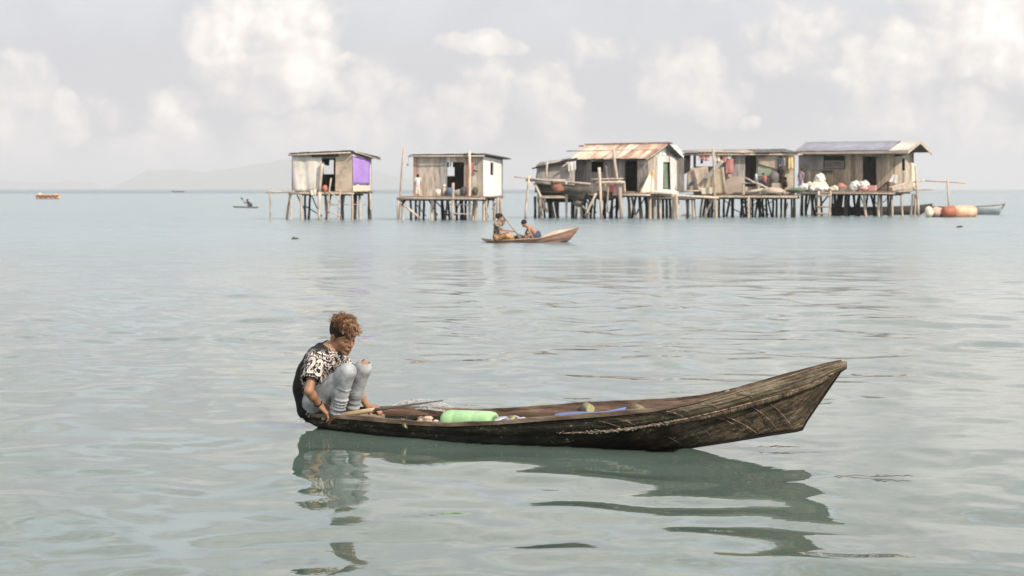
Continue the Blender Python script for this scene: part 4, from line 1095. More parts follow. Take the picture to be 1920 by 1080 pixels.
def roof(F, name, e0, e1, r1, r0, n, mat, corr=.018, waves=4, th=.02, under=None, over=.03, jit=.04, mats=None):
    """sheets of corrugated iron from eave (e0-e1) to ridge (r0-r1) on a plain underlay; each sheet a sub-part"""
    e0, e1, r1, r0 = [Vector(p) for p in (e0, e1, r1, r0)]; nrm = (e1 - e0).cross(r0 - e0).normalized(); nrm = nrm if nrm.z > 0 else -nrm
    base = MB().prism([e0, e1, r1, r0], -nrm * .03).obj(name, under or BACKM, F.root); g = F.rng
    for k in range(n):
        a, b = k / n, (k + 1) / n; v = []; m = waves * 6; j0 = g.uniform(-jit, jit); j1 = g.uniform(-jit, jit); lift = .022 + .012 * (k % 2)
        for s in (0, 1):
            for i in range(m + 1):
                t = a + (b - a) * i / m * 1.03; t = min(t, 1.0); c = nrm * (corr * math.sin(6.283 * waves * i / m) + lift + corr + s * .006)
                p0 = e0 + (e1 - e0) * t; p1 = r0 + (r1 - r0) * t; d = (p1 - p0).normalized()
                v += [p0 - d * (over + j0) + c, p1 + d * (j1 * .3) + c]
        nn = 2 * (m + 1); f = []
        for i in range(m):
            f.append((2 * i, 2 * i + 1, 2 * i + 3, 2 * i + 2)); f.append((nn + 2 * i, nn + 2 * i + 2, nn + 2 * i + 3, nn + 2 * i + 1))
            f.append((2 * i, 2 * i + 2, nn + 2 * i + 2, nn + 2 * i)); f.append((2 * i + 1, nn + 2 * i + 1, nn + 2 * i + 3, 2 * i + 3))
        mesh_obj('roof_sheet', v, f, g.choice(mats) if mats else mat, base, True)
    return base

def deck(F, x0, x1, py, v0, v1, n=6, th=.05, mat=None, beam=True, name='deck'):
    """joists with planks laid along the front; top of the deck at photo row py on its front edge"""
    a = F.px(x0, py, v0); b = F.px(x1, py, v0); z = (a.z + b.z) / 2; g = F.rng; js = []
    k = max(3, int((b.x - a.x) / 1.0))
    for i in range(k + 1):
        u = a.x + .1 + (b.x - a.x - .2) * i / k; js.append(((u, v0 + .03, z - th - .05), (u, v1 - .03, z - th - .05)))
    d = MB().bar((a.x, (v0 + v1) / 2, z - th - .15), (b.x, (v0 + v1) / 2, z - th - .15), .1, .1).obj(name, POLED, F.root)
    for p, q in js: MB().bar(p, q, .09, .09).obj('joist', POLED, d)
    for i in range(n):
        p = v0 + (v1 - v0) * i / n; q = v0 + (v1 - v0) * (i + 1) / n - .02; e0 = g.uniform(-.12, .12); e1 = g.uniform(-.12, .12); dz = g.uniform(-.012, .012)
        MB().prism([(a.x + e0, p, z + dz - th), (b.x + e1, p, z + dz - th), (b.x + e1, q, z + dz - th), (a.x + e0, q, z + dz - th)], (0, 0, th)).obj('deck_plank', mat or DECKM, d)
    if beam: pole(F, 'edge_beam', (a.x - .1, v0 - .05, z - th - .07), (b.x + .1, v0 - .05, z - th - .08), .065, POLE, None, .01)
    return z

def item(name, label, cat, mb, mat, group=None, smooth=True):
    o = mb.obj(name, mat, None, smooth); return tag(o, label, cat, group)

def ladder(F, a, b, c, d, v, rungs, r=.05):
    """a: left foot, b: left top, c: right foot, d: right top in photo pixels"""
    A, B, C_, D_ = F.px(*a, v), F.px(*b, v), F.px(*c, v), F.px(*d, v); A.z = C_.z = -.5
    lad = empty('ladder', F.world(A), F.root.rotation_euler.z); inv = A
    pole(F, 'ladder_rail', A - inv, B - inv, r, POLE, lad, .03); pole(F, 'ladder_rail', C_ - inv, D_ - inv, r, POLE, lad, .03)
    for t in rungs: p = A + (B - A) * t; q = C_ + (D_ - C_) * t; e = (q - p) * .12; pole(F, 'rung', p - e - inv - Vector((0, .05, 0)), q + e - inv - Vector((0, .05, 0)), r * .7, POLE, lad, .02)
    return lad

# ================================================================== hut with the purple sheet
H1 = Frame('stilt_hut', 660, 99.0, 15, 'small hut on stilts with a purple sheet on its side wall', group='huts on stilts over the sea')
F = H1; V = 3.2
zd = deck(F, 545, 661, 358.5, -.1, V + .1, 7)
# front: dark inner wall with the doorway, tarpaulin and plywood over it
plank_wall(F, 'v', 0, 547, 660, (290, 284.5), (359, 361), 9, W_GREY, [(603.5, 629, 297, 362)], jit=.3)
cloth(F, 'tarpaulin', [F.px(549, 359, -.10), F.px(600, 358.5, -.10), F.px(604, 292, -.08), F.px(547.5, 292, -.08)], TARP_BEIGE, folds=2, amp=.045, nx=18, nz=12)
board(F, 'plywood_sheet', [F.px(628.5, 361.5, -.04), F.px(660.3, 362, -.04), F.px(660.3, 285.5, -.04), F.px(629.5, 287.5, -.04)], .03, PLY)
board(F, 'lintel', [F.px(584, 294.5, -.20), F.px(634, 293, -.20), F.px(634, 288.5, -.20), F.px(584, 290, -.20)], .07, BLACKB)
# right side
plank_wall(F, 'u', 0, 661, 696, (288, 297), (361, 358.5), 5, W_PALE, jit=.3)
cloth(F, 'purple_sheet', [F.pu(662, 347, .06), F.pu(693.5, 346.5, .06), F.pu(694, 299, .06), F.pu(661.5, 292.5, .06)], TARP_PURPLE, folds=1.2, amp=.012, nx=12, nz=8, axis=(1, 0, 0))
cloth(F, 'white_sheet', [F.pu(661.5, 359.5, .05), F.pu(696.5, 358, .05), F.pu(696.5, 345, .05), F.pu(661.5, 346, .05)], CLOTH_CREAM, folds=1.5, amp=.012, axis=(1, 0, 0))
# back and left
L1 = F.px(547, 300).x
plank_wall(F, 'v', V, 552, 696, (294, 294), (359, 359), 12, W_GREY, [(606, 625.5, 300, 326.5)], jit=.2)
board(F, 'hanging_rag', [F.px(608, 309, V - .06), F.px(617, 311, V - .06), F.px(618, 299, V - .06), F.px(606, 299, V - .06)], .01, CLOTH_NAVY)
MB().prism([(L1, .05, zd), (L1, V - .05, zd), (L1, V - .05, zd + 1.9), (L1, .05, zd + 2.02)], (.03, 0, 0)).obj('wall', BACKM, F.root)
e0, e1 = F.px(541, 288.5, -.30), F.px(651, 281.5, -.30); e1.z = e0.z + .12; rz = F.pu(697, 296.5, .3).z
roof(F, 'roof', e0, (e1.x + .25, e1.y, e1.z), (.42, V + .35, rz + .02), (e0.x, V + .3, rz - .02), 6, ROOF_DARK, mats=[ROOF_DARK, ROOF_DARK, ROOF_RUST])
pole(F, 'rafter', e0 + Vector((0, 0, -.07)), e1 + Vector((.2, 0, -.07)), .045, POLE)
pole(F, 'rafter', (.30, -.4, e1.z - .03), (.36, V + .5, rz - .06), .04, POLE)
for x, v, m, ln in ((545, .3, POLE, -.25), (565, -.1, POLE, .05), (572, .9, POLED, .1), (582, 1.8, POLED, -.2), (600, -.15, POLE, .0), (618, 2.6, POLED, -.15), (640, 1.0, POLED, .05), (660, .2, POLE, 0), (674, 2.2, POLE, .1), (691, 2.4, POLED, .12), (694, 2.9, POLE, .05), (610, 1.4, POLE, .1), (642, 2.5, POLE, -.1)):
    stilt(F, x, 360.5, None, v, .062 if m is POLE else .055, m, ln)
pole(F, 'brace', F.px(570, 385, .9), F.px(604, 405, 1.6), .03, POLED); pole(F, 'brace', F.px(584, 366, 1.6), F.px(603, 406, .8), .035, POLED); pole(F, 'brace', F.px(618, 384, .5), F.px(690, 383, 1.5), .018, POLE)
ppole(F, 'door_post', (604, 306), (599, 360), .09, -.22); ppole(F, 'pole', (599.5, 360), (598.5, 413), .10, -.26)
l1 = ladder(F, (614, 413), (621, 334), (634, 413), (638, 356), -.42, (.35, .55, .74), .048)
tag(l1, 'thin pole ladder leaning on the hut with the purple sheet', 'ladder')
o = cloth(None, 'cloth', [F.world(F.px(584, 366, -.25)), F.world(F.px(592, 366.5, -.25)), F.world(F.px(594, 355, -.25)), F.world(F.px(581, 357, -.25))], CLOTH_CREAM, folds=1, amp=.03); tag(o, 'cream cloth hanging from the deck edge of the hut with the purple sheet', 'cloth')
o = item('cloth_bundle', 'coral red cloth bundle in the doorway of the hut with the purple sheet', 'cloth', MB().blob(F.world(F.px(609, 353, .25)), (.15, .14, .17), 5, .1), CLOTH_CORAL)
# walkway to the left
wk = Frame('walkway', 504, 99.8, 0, 'thin pole walkway left of the hut with the purple sheet', 'walkway')
ppole(wk, 'walkway_pole', (500, 361), (566, 358.5), .05, 0); ppole(wk, 'walkway_pole', (503, 358), (548, 360), .035, .25); stilt(wk, 504, 355, None, 0, .045, POLE, .1); stilt(wk, 543, 360, None, .1, .05, POLE, .05)

# ================================================================== hut with the white side wall
H2 = Frame('stilt_hut', 905, 97.5, 18, 'plank hut on stilts with a white painted side wall and slit window', group='huts on stilts over the sea')
F = H2; V = 3.5
zd = deck(F, 748, 907, 368, -1.0, .05, 5); zd2 = deck(F, 772, 908, 367.5, .1, V, 6)
plank_wall(F, 'v', 0, 775, 905, (290, 290), (368, 368.5), 13, W_TAN, [(838, 870, 304, 369)], mats=[W_TAN, W_TAN, W_TAN, W_PALE, W_GREY, TARP_TAN])
for a, b in ((775.5, 781), (873, 879)): board(F, 'rusty_plank', [F.px(a, 368, -.03), F.px(b, 368, -.03), F.px(b, 290.5, -.03), F.px(a, 290.5, -.03)], .025, woods('reddish_plank', (.26, .13, .09), (.38, .22, .16), (.46, .33, .26)))
plank_wall(F, 'u', 0, 906, 940.5, (293, 300), (368, 366), 5, W_PALE, [(919.5, 924.5, 305, 328.5)], jit=.4)
plank_wall(F, 'v', V, 786, 942, (298, 298), (367, 367), 12, W_GREY, [(838, 852, 304, 330)], jit=.2)
L1 = F.px(775, 300).x
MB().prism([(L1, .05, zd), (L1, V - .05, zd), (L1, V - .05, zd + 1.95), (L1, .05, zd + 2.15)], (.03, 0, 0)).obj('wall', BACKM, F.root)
for x, w in ((839, 3), (844, 2), (849, 4), (855, 2.5), (862, 3)): board(F, 'hanging_rag', [F.px(x, 311 + (x * 7 % 5), V - .1), F.px(x + w, 310 + (x * 3 % 6), V - .1), F.px(x + w, 303, V - .1), F.px(x, 303, V - .1)], .01, TARP_GREY if x % 2 else CLOTH_CREAM)
e0, e1 = F.px(768, 291, -.28), F.px(906, 288.5, -.28); rz = F.pu(940, 298, .25).z
roof(F, 'roof', e0, (.28, e1.y, e0.z + .03), (.34, V + .4, rz + .02), (e0.x, V + .3, rz), 7, ROOF_DARK, mats=[ROOF_DARK, ROOF_PALE, W_GREY])
pole(F, 'rafter', e0 + Vector((-.1, 0, -.06)), Vector((.2, e1.y, e0.z - .06)), .04, POLE)
ppole(F, 'tall_pole', (757.5, 276), (747, 412), .06, -1.0, bend=.02); ppole(F, 'tall_pole', (880, 282), (880.5, 412), .085, -.45, bend=.015)
ppole(F, 'post', (849.5, 343), (847, 413), .075, -1.05, bend=.03)
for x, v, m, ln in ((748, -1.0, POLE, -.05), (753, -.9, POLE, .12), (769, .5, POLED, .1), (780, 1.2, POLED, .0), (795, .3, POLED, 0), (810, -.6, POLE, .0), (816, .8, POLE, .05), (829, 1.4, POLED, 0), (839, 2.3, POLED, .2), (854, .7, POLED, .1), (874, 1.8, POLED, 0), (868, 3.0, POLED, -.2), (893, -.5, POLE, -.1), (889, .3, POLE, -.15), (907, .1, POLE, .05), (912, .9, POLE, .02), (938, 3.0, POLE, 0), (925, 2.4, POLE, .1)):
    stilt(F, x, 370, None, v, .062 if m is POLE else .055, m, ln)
pole(F, 'brace', F.px(746, 375, -1.0), F.px(787, 409, -.6), .07, POLE); pole(F, 'brace', F.px(782, 385, .9), F.px(799, 405, .4), .03, POLED); pole(F, 'brace', F.px(816, 376, .3), F.px(841, 405, 1.3), .035, POLED); pole(F, 'brace', F.px(936, 372, 2.2), F.px(922, 393, 2.0), .03, POLE); pole(F, 'brace', F.px(907, 375, .2), F.px(916, 408, .8), .035, POLE)
board(F, 'bracket', [F.px(747, 376, -.98), F.px(761, 376, -.98), F.px(754, 387, -.98)], .04, M('rust_brown', [(.07, .03, .018)], var=0))
for y in (384, 401.5): ppole(F, 'cross_rail', (844, y - 1), (885, y), .035, -.9)
G_OD = 'belongings on the deck of the hut with the white side wall'
item('bucket', 'white bucket standing by the doorway of the hut with the white side wall', 'bucket', MB().tube([F.world(F.px(821.5, 368, -.5)), F.world(F.px(821.5, 355, -.5))], [.13, .155], 12), CLOTH_W)
item('bowl', 'small round white bowl propped up beside the doorway of the white sided hut', 'bowl', MB().blob(F.world(F.px(833, 348.5, -.2)), (.09, .06, .09), 2, .03), CLOTH_W)
item('basket', 'dark basket on a low stool under the white bowl', 'basket', MB().tube([F.world(F.px(833, 368, -.2)), F.world(F.px(833, 360, -.2)), F.world(F.px(833, 351.5, -.2))], [.11, .13, .06], 10), TARP_TAN)
item('water_drum', 'faded blue drum in the doorway of the hut with the white side wall', 'drum', MB().tube([F.world(F.px(844, 368, -.35)), F.world(F.px(844, 355, -.35)), F.world(F.px(844, 351.5, -.35))], [.20, .21, .13], 14), M('faded_blue_plastic', [(.07, .10, .17), (.12, .16, .25)], var=0))
item('sack', 'slumped grey sack in the doorway of the white sided hut', 'sack', MB().blob(F.world(F.px(861, 362, -.2)), (.34, .2, .20), 8, .1), TARP_GREY)
item('pot', 'dark cooking pot right of the doorway of the white sided hut', 'pot', MB().tube([F.world(F.px(869, 367, -.3)), F.world(F.px(869, 361, -.3)), F.world(F.px(869, 354, -.3)), F.world(F.px(869, 350.5, -.3))], [.12, .17, .16, .08], 12), M('sooty_metal', [(.04, .04, .045), (.09, .09, .10)], var=0, rough=.5))
item('basket', 'dark wicker basket leaning on the wall right of the tall pole', 'basket', MB().blob(F.world(F.px(891, 358, -.18)), (.16, .12, .22), 11, .08), M('dark_wicker', [(.05, .05, .03), (.12, .115, .08)], scale=25, var=0))
# small things hung on the wall and the eave
t_ = empty('hanging_float', F.world(F.px(764.5, 309, -.3)), 0, 'small brown float hanging on a cord from the left eave of the white sided hut', 'float')
MB().blob((0, 0, 0), (.055, .055, .06), 1, .05).obj('float_ball', M('brown_float', [(.22, .16, .12)], var=0), t_, True); MB().tube([(0, 0, .05), (.10, 0, .52)], .008, 5).obj('cord', BLACKB, t_)
cl = cloth(None, 'red_rag', [F.world(F.px(883, 327, -.10)), F.world(F.px(888, 325, -.10)), F.world(F.px(889, 306, -.10)), F.world(F.px(884, 304, -.10))], CLOTH_RED, folds=1, amp=.02); tag(cl, 'faded red rag hung on the front wall by the tall pole', 'rag')
item('hanging_lamp', 'little dark lantern hung on the planks right of the tall pole', 'lantern', MB().blob(F.world(F.px(889.5, 320, -.12)), (.05, .05, .05), 1, .05).blob(F.world(F.px(893.5, 320.5, -.12)), (.045, .045, .04), 3, .05).bar(F.world(F.px(888, 322.5, -.12)), F.world(F.px(895, 321.5, -.12)), .03, .02), BLACKB)

# ================================================================== the long row: lean-to and hut with the rusty roof
H3 = Frame('stilt_hut', 1215, 103.0, 30, 'weathered hut on stilts under a rusty corrugated iron roof', group='huts on stilts over the sea')
F = H3; V = 3.7
zd = deck(F, 1100, 1217, 361.5, -.9, .05, 4); deck(F, 1082, 1218, 361, .1, V, 6, beam=False)
plank_wall(F, 'v', 0, 1080, 1215, (298, 298), (360, 362), 14, W_GREY, [(1100, 1131, 300.5, 322.5), (1172, 1194.5, 300.5, 358.5)], jit=.3)
# horizontal boards right of the door
for k in range(7):
    y = 300 + k * 8.4; board(F, 'siding_board', [F.px(1195.5, y + 8, -.03), F.px(1216, y + 8.3, -.03), F.px(1216, y + .2, -.03), F.px(1195.5, y, -.03)], .024, W_GREY if k % 3 else W_TAN)
board(F, 'shutter', [F.px(1100, 323, -.05), F.px(1109, 323, -.05), F.px(1109, 300, -.05), F.px(1100, 300, -.05)], .03, TARP_GREY)
# gable side
plank_wall(F, 'u', 0, 1216, 1282, (293, 292), (361, 361), 8, W_PALE, [(1243, 1256.5, 304, 356)], mats=[W_PALE, W_TAN, TARP_BEIGE], jit=.5)
apex = F.pu(1262, 271, 0)
MB().prism([F.pu(1216, 294, -.01), F.pu(1282, 293, -.01), F.pu(1270, 272.5, -.01), F.pu(1255, 271.5, -.01)], (-.03, 0, 0)).obj('gable', TARP_BEIGE, F.root)
for x, y0, y1 in ((1224, 292, 284), (1238, 292, 277), (1246, 291, 275), (1254, 290, 272), (1264, 290, 273), (1273, 291, 280)):
    board(F, 'gable_plank', [F.pu(x - 3.4, y0, .03), F.pu(x + 3, y0, .03), F.pu(x + 3, y1 - 1, .03), F.pu(x - 3.4, y1 + 1.2, .03)], .02, W_PALE if x % 3 else W_GREY, None, 'u')
cloth(F, 'green_curtain', [F.pu(1244, 356, -.12), F.pu(1257, 356, -.12), F.pu(1255.5, 304, -.12), F.pu(1243, 304, -.12)], GREENP, folds=2, amp=.03, axis=(1, 0, 0))
cloth(F, 'white_sheet', [F.pu(1257, 361, .07), F.pu(1281, 361, .07), F.pu(1280, 292, .07), F.pu(1255.5, 292.5, .07)], CLOTH_W, folds=.6, amp=.012, axis=(1, 0, 0), nx=12)
board(F, 'patch', [F.pu(1266, 355, .11), F.pu(1271.5, 355, .11), F.pu(1271.5, 349, .11), F.pu(1266, 349, .11)], .01, PLY, None, 'u')
L1 = F.px(1080, 300).x
plank_wall(F, 'v', V, 1100, 1282, (296, 296), (361, 361), 12, W_GREY, [(1106, 1117, 303, 321)], jit=.2)
MB().prism([(L1, .05, zd), (L1, V - .05, zd), (L1, V - .05, zd + 1.85), (L1, .05, zd + 1.85)], (.03, 0, 0)).obj('wall', BACKM, F.root)
PX_ = F.px(1137, 300, 1.7).x
MB().prism([(PX_, 1.7, zd), (-1.2, 1.7, zd), (-1.2, 1.7, zd + 1.8), (PX_, 1.7, zd + 1.8)], (0, .03, 0)).obj('partition', BACKM, F.root)
e0, e1 = F.px(1070, 300, -.5), F.px(1216, 299.5, -.5); zr = F.px(1180, 270.5, V / 2).z; e1 = Vector((.12, -.5, e0.z + .02)); r0 = F.px(1098, 273, V / 2); r1 = Vector((.42, V / 2, zr)); r0.z = zr - .03
roof(F, 'roof', e0, e1, r1, r0, 9, ROOF_RUST, corr=.022, waves=5)
MB().prism([r0 + Vector((0, .02, .0)), r1 + Vector((0, .02, 0)), (r1.x, V + .5, e0.z + .05), (r0.x - .3, V + .5, e0.z)], (0, 0, -.03)).obj('roof', ROOF_DARK, F.root)
MB().bar(r0 + Vector((-.05, -.04, .075)), r1 + Vector((.15, -.04, .085)), .22, .03).obj('ridge_cap', M('rust_red_cap', [(.30, .105, .075), (.42, .18, .13)], scale=2, var=0), F.root)
m_ = (e0 + r0) / 2; n_ = (e1 + r1) / 2; pole(F, 'roof_batten', m_ + Vector((-.8, 0, .10)), n_ + Vector((-.1, 0, .11)), .03, POLE)
pole(F, 'ridge_pole', r0 + Vector((-.45, 0, -.04)), r1 + Vector((.25, 0, .02)), .035, POLED)
pole(F, 'bargeboard', Vector((.14, -.52, e0.z - .02)), Vector((.40, V / 2, zr - .02)), .05, POLE); pole(F, 'bargeboard', Vector((.42, V / 2, zr - .04)), Vector((.30, V + .2, e0.z + .1)), .05, POLED)
# poles and posts before it
for p0, p1, r_, v in (((1150, 278), (1158, 341), .085, -1.1), ((1123.5, 314), (1127.5, 412), .085, -1.5), ((1160, 338), (1165.5, 411), .13, -1.25), ((1137, 311), (1141, 345), .05, -1.0), ((1141, 343), (1139, 398), .06, -1.3), ((1170, 340), (1172, 362), .06, -1.1)):
    ppole(F, 'post', p0, p1, r_, v, bend=.03)
ppole(F, 'table_beam', (1118, 343), (1170, 342), .10, -1.35); ppole(F, 'table_beam', (1109, 336.5), (1168, 335), .05, -1.2)
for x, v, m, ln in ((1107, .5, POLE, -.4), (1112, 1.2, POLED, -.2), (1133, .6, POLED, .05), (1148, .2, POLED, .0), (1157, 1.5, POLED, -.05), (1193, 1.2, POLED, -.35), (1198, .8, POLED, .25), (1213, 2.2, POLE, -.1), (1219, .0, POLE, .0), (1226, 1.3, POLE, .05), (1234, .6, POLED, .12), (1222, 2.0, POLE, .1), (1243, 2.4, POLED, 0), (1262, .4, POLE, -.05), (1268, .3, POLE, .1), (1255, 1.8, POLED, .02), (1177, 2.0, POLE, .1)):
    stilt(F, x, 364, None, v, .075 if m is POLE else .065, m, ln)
pole(F, 'brace', F.px(1192, 404, 1.2), F.px(1210, 368, 1.0), .04, POLED)
# drapes of tarpaulin by the corner
o = cloth(None, 'tarpaulin', [F.world(F.px(1199, 362, -.75)), F.world(F.px(1226, 362, -.35)), F.world(F.px(1226, 322, -.12)), F.world(F.px(1219, 322, -.12))], CLOTH_CREAM, folds=1.4, amp=.05, nx=14); tag(o, 'cream tarpaulin draped to a point beside the doorway of the rusty roofed hut', 'tarpaulin')
o = cloth(None, 'cloth', [F.world(F.px(1217, 337, -.22)), F.world(F.px(1227, 336, -.22)), F.world(F.px(1226, 319, -.16)), F.world(F.px(1221, 319, -.16))], CLOTH_ORANGE, folds=1, amp=.02); tag(o, 'ochre cloth pinned at the top of the cream tarpaulin', 'cloth')
o = item('tarpaulin', 'low heap of pale tarpaulin on the deck under the green curtain', 'tarpaulin', MB().blob(F.world(F.pu(1243, 362, .42)), (.75, .35, .20), 13, .1, flat=.7), TARP_BEIGE)
o = cloth(None, 'white_cloth', [F.world(F.pu(1261, 386, .35)), F.world(F.pu(1270, 384, .35)), F.world(F.pu(1272, 359, .35)), F.world(F.pu(1260, 359, .35))], CLOTH_CREAM, folds=1.5, amp=.06); tag(o, 'cream cloth hanging over the deck edge below the white sheet', 'cloth')
G_T = 'cloths hanging under the pole table'
for x, y0, y1, mt, lb in ((1136, 345, 366, CLOTH_CREAM, 'cream cloth hanging under the pole table before the rusty roofed hut'), (1147, 346, 360, CLOTH_CORAL, 'small red cloth hanging under the pole table before the rusty roofed hut'), (1154, 346, 367, CLOTH_PINK, 'pale pink cloth hanging beside the thick post of the pole table')):
    o = cloth(None, 'cloth', [F.world(F.px(x - 4, y1, -1.15)), F.world(F.px(x + 4, y1, -1.15)), F.world(F.px(x + 4, y0, -1.15)), F.world(F.px(x - 4, y0, -1.15))], mt, folds=1.4, amp=.05); tag(o, lb, 'cloth', G_T)
item('net_heap', 'dark heap of netting under the pole table', 'netting', MB().blob(F.world(F.px(1139, 366, -.9)), (.75, .35, .28), 17, .12), M('dark_netting', [(.05, .045, .035), (.11, .095, .075)], scale=20, var=0, bump=.8))
item('foam_block', 'cream foam block floating by the stilts under the white sheet', 'foam block', MB().blob(P(1285.5, 404.5, 114), (.36, .3, .16), 9, .07), CLOTH_CREAM)

# the lean-to at the left end
LT = Frame('lean_to', 1072, 104.5, 14, 'sagging grey lean-to shed joined to the left end of the rusty roofed hut', 'shed')
F = LT
cloth(F, 'tarpaulin_wall', [F.px(1003, 344, 0), F.px(1078, 352, 0), F.px(1078, 303, 0), F.px(1007, 313, 0)], TARP_GREY, folds=1.5, amp=.05, nx=18)
cloth(F, 'tarpaulin_wall', [F.px(1003, 361, .3), F.px(1078, 363, .3), F.px(1078, 340, .3), F.px(1003, 340, .3)], M('dark_olive_tarpaulin', [(.07, .065, .055), (.15, .135, .115)], scale=2, var=0), folds=2, amp=.04)
MB().prism([(F.px(1007, 313, 0).x, .04, .9), (F.px(1007, 313, 0).x, 2.6, .9), (F.px(1007, 313, 0).x, 2.6, 2.75), (F.px(1007, 313, 0).x, .04, 2.85)], (.03, 0, 0)).obj('wall', BACKM, F.root)
MB().prism([(F.px(1007, 313, 0).x, 2.6, .9), (.2, 2.6, .9), (.2, 2.6, 2.9), (F.px(1007, 313, 0).x, 2.6, 2.7)], (0, .03, 0)).obj('wall', BACKM, F.root)
e0, e1, r1, r0 = F.px(1004, 313.5, -.25), F.px(1082, 297.5, -.25), F.px(1086, 296, 2.7), F.px(1012, 306, 2.7)
roof(F, 'roof', e0, e1, r1, r0, 5, ROOF_DARK, mats=[ROOF_DARK, TARP_GREY, ROOF_DARK], jit=.15)
pole(F, 'rafter', e0 + Vector((-.2, 0, -.07)), e1 + Vector((0, 0, -.08)), .04, POLED)
o = cloth(None, 'white_cloth', [F.world(F.px(1066, 322, -.3)), F.world(F.px(1079, 320, -.3)), F.world(F.px(1079, 303, -.3)), F.world(F.px(1064, 305, -.3))], CLOTH_W, folds=2, amp=.04); tag(o, 'white cloth hung under the eave where the lean-to meets the rusty roof', 'cloth')
ppole(F, 'stray_board', (1053, 314), (1066, 304.5), .06, -.35)
deck(F, 1010, 1080, 366.5, .1, 2.4, 4)
for p0, p1, r_, v in (((992.5, 329), (985, 411), .075, -1.2), ((1026, 303), (1024.5, 333), .065, -.8), ((1061.5, 341), (1062.5, 411), .075, -1.2), ((1002, 343), (1026, 398), .075, -1.0), ((1022, 372), (1021, 392), .06, -.9)):
    ppole(F, 'post', p0, p1, r_, v, bend=.03)
ppole(F, 'rail', (964, 331.5), (1012, 337), .03, -1.25, bend=.01); ppole(F, 'rail', (988, 335.5), (1108, 345), .075, -1.15, bend=.015); ppole(F, 'rail', (986, 338.5), (1060, 338), .06, -1.05)
ppole(F, 'brace', (1118, 362), (1097, 405), .075, -1.3); ppole(F, 'brace', (1092, 386), (1106, 402), .05, -1.1)
for x, v, m, ln in ((1003, .2, POLED, .0), (1010, .9, POLE, .0), (1017, .6, POLED, -.1), (1031, 1.2, POLED, .0), (1040, .4, POLED, .35), (1047, 1.6, POLED, 0), (1073, .3, POLED, .08), (1076, 1.2, POLED, -.1), (1084, 1.0, POLE, -.15), (1090, .3, POLE, .1), (1098, 1.4, POLED, -.15), (1012, .1, POLE, .1)):
    stilt(F, x, 368, None, v, .07, m, ln)
item('sack', 'dark sacks heaped on the lean-to platform behind the stored canoe', 'sack', MB().blob(F.world(F.px(1083, 364, -.5)), (.8, .4, .35), 23, .12), M('dark_sacking', [(.07, .06, .05), (.16, .14, .115)], scale=4, var=0))
item('bundle', 'grey bundle slung low between the stilts of the lean-to', 'bundle', MB().blob(F.world(F.px(1085, 378, -.3)), (.32, .3, .30), 29, .1), TARP_GREY)

# ================================================================== low hut with the laundry
H4 = Frame('stilt_hut', 1470, 108.0, 8, 'low flat roofed hut on stilts with laundry along its front', group='huts on stilts over the sea')
F = H4; V = 3.0
zd = deck(F, 1283, 1492, 365.5, -1.1, 0.0, 5); deck(F, 1284, 1500, 365, .1, V, 5, beam=False)
plank_wall(F, 'v', 0, 1345, 1468, (288, 287), (364, 364), 13, W_TAN, [(1397, 1418.5, 289.5, 350), (1420, 1437, 287.8, 293)], mats=[W_TAN, W_GREY, TARP_TAN, PLY], jit=.4)
board(F, 'plywood_sheet', [F.px(1345, 364, -.05), F.px(1395, 363, -.05), F.px(1395, 331, -.05), F.px(1347, 331, -.05)], .03, M('pink_grey_plywood', [(.33, .26, .21), (.44, .36, .30)], scale=2, var=0))
board(F, 'green_board', [F.px(1421, 331, -.05), F.px(1452, 331, -.05), F.px(1452, 308, -.05), F.px(1421, 308, -.05)], .03, M('green_grey_board', [(.20, .24, .18), (.28, .31, .24)], scale=2, var=0))
cloth(F, 'tan_drape', [F.px(1422, 307, -.12), F.px(1461, 320, -.12), F.px(1461, 284, -.12), F.px(1422, 298, -.12)], TARP_TAN, folds=1.2, amp=.03)
board(F, 'tall_panel', [F.px(1469, 364, -.1), F.px(1488, 364, -.1), F.px(1488, 289, -.1), F.px(1469, 289, -.1)], .03, PLY)
plank_wall(F, 'v', V, 1300, 1490, (290, 290), (365, 365), 14, W_GREY, [(1305, 1343, 292, 312)], jit=.2)
L1 = F.px(1345, 300).x; MB().prism([(L1, .08, zd), (L1, V - .05, zd), (L1, V - .05, zd + 2.2), (L1, .08, zd + 2.2)], (.03, 0, 0)).obj('wall', BACKM, F.root)
R1 = F.px(1489, 300).x; MB().prism([(R1, .08, zd), (R1, V - .05, zd), (R1, V - .05, zd + 2.2), (R1, .08, zd + 2.2)], (-.03, 0, 0)).obj('wall', BACKM, F.root)
e0, e1 = F.px(1283, 287, -.35), F.px(1498, 287, -.35); r0, r1 = F.px(1286, 282.5, V), F.px(1470, 280.5, V)
roof(F, 'roof', e0, e1, r1, r0, 8, ROOF_DARK, mats=[ROOF_DARK, TARP_GREY, W_GREY, TARP_TAN], corr=.012, jit=.12, over=.08)
pole(F, 'eave_pole', e0 + Vector((-.1, 0, -.08)), e1 + Vector((.2, 0, -.09)), .055, POLE); pole(F, 'eave_pole', F.px(1280, 283, -.5), F.px(1400, 286, -.5), .035, POLE)
